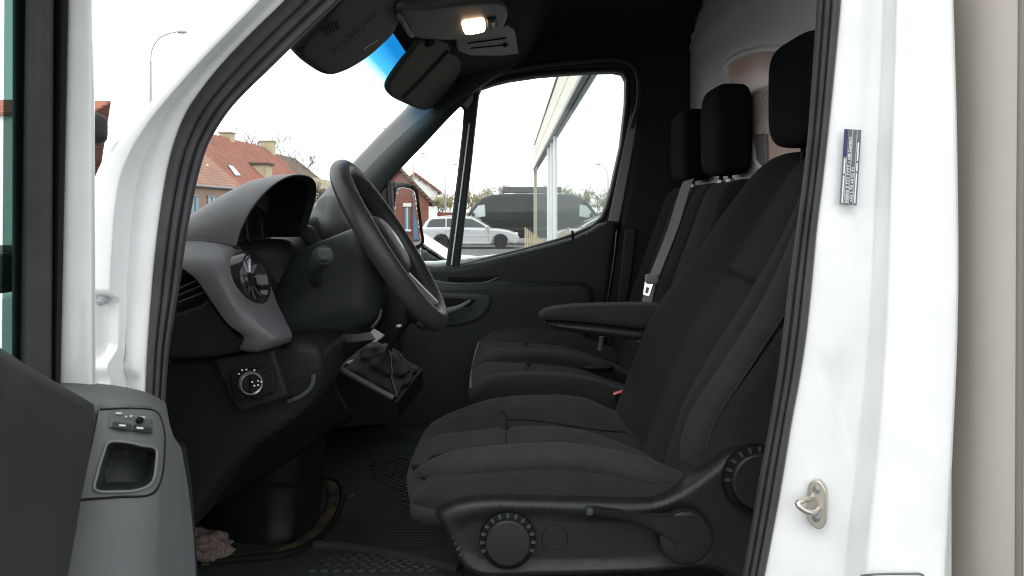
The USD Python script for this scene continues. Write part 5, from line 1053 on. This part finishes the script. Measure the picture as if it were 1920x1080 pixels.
for (x0, x1, yt), yy in (((420, 443, 248), 63.9), ((494, 519, 264), 73.6)):
    X0, X1 = (x0 - CX) / F * yy, (x1 - CX) / F * yy; zt = H + (HY - yt) / F * yy
    ch_ = ob('chimney', rbox(((X0 + X1) / 2 - .25, yy, zt - 1.1), (X1 - X0, .9, 2.2), .03), YEL, h1); ob('chimney_cap', rbox(((X0 + X1) / 2 - .25, yy, zt - .06), (X1 - X0 + .16, 1.05, .12), .02), mat('cap_stone', (.28, .25, .16), .8) if x0 < 450 else '/World/Looks/cap_stone', ch_)
for y in (45.5, 48.0, 50.6):
    w_ = ob('window', rbox((-18.68, y, 1.75), (.08, 1.1, 1.7), .01), WINB, h1); ob('frame', cat([rbox((-18.66, y, 2.63), (.12, 1.3, .1), .01), rbox((-18.66, y, .87), (.16, 1.3, .08), .01), rbox((-18.65, y, 1.75), (.12, .06, 1.7), .01)]), GUT, w_)
h1b = xf('end_house', None, 'brown roofed yellow house behind the end of the red roofed row', 'house')
ob('wall', rbox((-25.2, 84, 2.6), (9, 12, 5.2), .02), YEL, h1b)
ob('roof', slab((-25.4, 77.5, 7.9), (-25.4, 90.5, 7.9), (-20.4, 90.5, 3.9), (-20.4, 77.5, 3.9), .15), BT, h1b); ob('roof_back', slab((-25.4, 77.5, 7.9), (-25.4, 90.5, 7.9), (-30, 90.5, 3.9), (-30, 77.5, 3.9), .15), BT, h1b)
h2 = xf('red_roof_house', None, 'house whose red roof corner shows between the door and the front pillar', 'house')
ob('wall', rbox((-28.6, 40.6, 3.3), (11.4, 2.8, 6.6), .02), WHW, h2)
ob('roof', slab((-34, 40, 7.55), (-20.75, 40, 7.45), (-21.3, 39.0, 6.70), (-34, 39.0, 6.70), .12), RT, h2); ob('roof_back', slab((-34, 40, 7.55), (-20.75, 40, 7.45), (-24.0, 45, 3.9), (-34, 45, 3.9), .15), RT, h2)
h3 = xf('white_house', None, 'white gabled house with red roof edge in the quarter window', 'house', loc=(-7.55, 60, 0), rz=11)
def gable(par, xc, y, half, ze, zr, depth, wallm, roofm, over=.25):
    ob('wall', pillow(Polygon([(xc - half, 0), (xc + half, 0), (xc + half, ze), (xc, zr), (xc - half, ze)]), y, y + depth, .01, .6), wallm, par)
    sl = (zr - ze) / half
    for s in (-1, 1):
        ob('roof', slab((xc, y - over, zr + .14), (xc, y + depth + over, zr + .14), (xc + s * (half + over), y + depth + over, ze - sl * over + .14), (xc + s * (half + over), y - over, ze - sl * over + .14), .22), roofm, par)
gable(h3, 0, 0, 1.80, 3.30, 4.62, 7, WHW, RT)
h4 = xf('brick_house', None, 'red brick house behind the passenger door mirror', 'house', loc=(-6.55, 45, 0), rz=13)
gable(h4, 0, 0, 1.75, 2.35, 4.2, 6, RB, BT)
w_ = ob('window', rbox((.55, -.03, 1.35), (.7, .08, 1.2), .01), WINB, h4); ob('lintel', rbox((.55, -.05, 2.02), (.9, .08, .12), .01), WHW, w_)
ob('porch', rbox((1.95, .2, 1.0), (.5, .5, 2.0), .02), WHW, h4)
h5 = xf('reflected_brick_house', None, 'red brick house reflected in the passenger door mirror', 'house')
ob('wall', rbox((43, 9.5, 3.5), (6, 12, 7), .02), RB, h5); ob('roof', rbox((43, 9.5, 7.2), (6.6, 12.6, .4), .05), BT, h5)
for y in (6.0, 9.28, 13.0):
    w_ = ob('window', rbox((39.98, y, H - .45), (.10, .30, 1.25), .01), WINB, h5); ob('frame', cat([rbox((39.95, y, H + .32), (.14, .46, .20), .01), rbox((39.95, y, H - 1.12), (.16, .44, .10), .01), rbox((39.94, y, H - .45), (.1, .05, 1.25), .01)]), WHW, w_)
ob('blue_shutter', rbox((39.96, 9.95, 1.6), (.10, .62, 3.0), .02), mat('shutter_blue', (.10, .20, .30), .5), h5, 'blue grey shutter')
rf = xf('red_fence', None, 'red board fence beyond the rear of the silver car', 'fence')
for k in range(14): ob('board', rbox((-5.55 + k * .17, 47.6, .82), (.16, .03, 1.64 - .02 * (k % 3)), .005), mat('red_boards', (.25, .055, .035), .8, var=.2) if k == 0 else '/World/Looks/red_boards', rf)
ob('rail', rbox((-4.4, 47.64, 1.3), (2.4, .04, .08), .005), '/World/Looks/red_boards', rf)

# street lamps
POST = mat('lamp_post_grey', (.34, .35, .35), .5, metal=.3)
def lamp(x, y, hgt, s, label, arm=1.3):
    l = xf('street_lamp', None, label, 'street lamp', 'street lamps along the road', None, (x, y, 0))
    ob('post', tube([(0, 0, 0), (0, 0, hgt * .5), (0, 0, hgt - .9)], [.07, .055, .04], 10), POST, l)
    ob('arm', tube(cr([(0, 0, hgt - .95), (s * .06, 0, hgt - .5), (s * .3, 0, hgt - .15), (s * arm * .7, 0, hgt), (s * arm, 0, hgt + .05)], 20), .026, 8), POST, l)
    ob('lamp_head', sbox((s * (arm + .2), 0, hgt + .06), (.16, .09, .055), .6), POST, l)
lamp(-12.15, 26, 7.70, 1, 'street lamp with a curved arm above the red roof corner', .85)
lamp(-7.4, 58, 6.0, 1, 'street lamp standing before the white gabled house', .55)
lamp(-4.75, 55, 5.0, 1, 'thin street lamp beside the divider of the passenger window', .5)
lamp(-8.9, 52, 7.2, 1, 'pale street lamp by the far windscreen edge', .15)
lamp(-10.0, 68, 5.6, -1, 'plain dark post left of the white gable', .05)
lamp(-.9, 62, 3.5, -1, 'short lamp behind the bushes by the black van', .3)

# bare trees and early green bushes
BARK = mat('bark', (.12, .10, .085), .9); TWD = mat('dark_twigs', (.13, .115, .10), .9); TW = mat('twigs', (.24, .21, .18), .9); BUD = usdkit.material(stage, '/World/Looks/spring_buds', {'d': ('diffuse_bsdf', {'color': (.36, .32, .15)}), 't': ('translucent_bsdf', {'color': (.40, .36, .16)}), 'm': ('mix_closure', {'fac': .35})}, [('d.BSDF', 'm.closure1'), ('t.BSDF', 'm.closure2')], surface='m.closure')
def tree(label, x, y, hgt, spread, seed, buds=0, name='bare_tree', z0=0, lvl=5):
    r = np.random.default_rng(seed); t = xf(name, None, label, 'tree' if hgt > 4 else 'bush', None, None, (x, y, z0))
    limbs, twigs, tips = [], [], []
    def grow(p, d, L, rad, k):
        n = 4; pts = [p]
        for i in range(n):
            d = d + r.normal(0, .12, 3) + (0, 0, .03); d /= np.linalg.norm(d); pts.append(pts[-1] + d * L / n)
        (limbs if k < 3 else twigs).append(tube(np.array(pts), np.maximum(np.linspace(rad, rad * .62, n + 1), .014 if buds else .022), 5 if k < 3 else 3))
        if k >= 3: tips.extend(pts[1:])
        if k < lvl:
            for j in range(3 if k else 5):
                a = r.uniform(0, 2 * np.pi); s = r.uniform(.35, .8) * spread
                e = d + s * (np.array([math.cos(a), math.sin(a), 0]) + (0, 0, .15)); grow(pts[-1 if j < 2 else r.integers(2, 5)], e / np.linalg.norm(e), L * r.uniform(.62, .82), rad * .58, k + 1)
    grow(np.zeros(3), np.array([0, 0, 1.]), hgt * .30, hgt * .020, 0)
    ob('trunk', cat(limbs), BARK, t); ob('crown', cat(twigs), TW if buds else TWD, t, smooth=False)
    if buds:
        tp = np.array(tips)[r.integers(0, len(tips), buds)] + r.normal(0, .10, (buds, 3)); q = r.normal(0, 1, (buds, 3, 3)) * .07
        v = (tp[:, None] + q).reshape(-1, 3); ob('buds', (v, np.arange(len(v)).reshape(-1, 3)), BUD, t, smooth=False, kind='stuff')
    return t
tree('bare tree rising behind the far chimney of the red row', -29.6, 92, 13.2, 1.15, 3)
tree('bare tree sloping down behind the end of the red row', -28.6, 100, 11.0, 1.1, 9)
tree('small bare tree beside the dash hood against the sky', -20.3, 80, 5.4, 1.0, 12)
tree('olive bush behind the front of the black van', -2.9, 52, 3.9, 1.1, 21, 700, 'budding_tree')
tree('bare bush with pale twigs behind the van roof', -.6, 54, 4.2, 1.0, 22, 120, 'budding_tree')
tree('wide olive shrub left of the divider bar', -5.2, 56, 3.3, 1.1, 23, 800, 'budding_tree')
tree('dark bare shrub beside the white house', -5.9, 66, 4.2, 1.0, 24, 200)
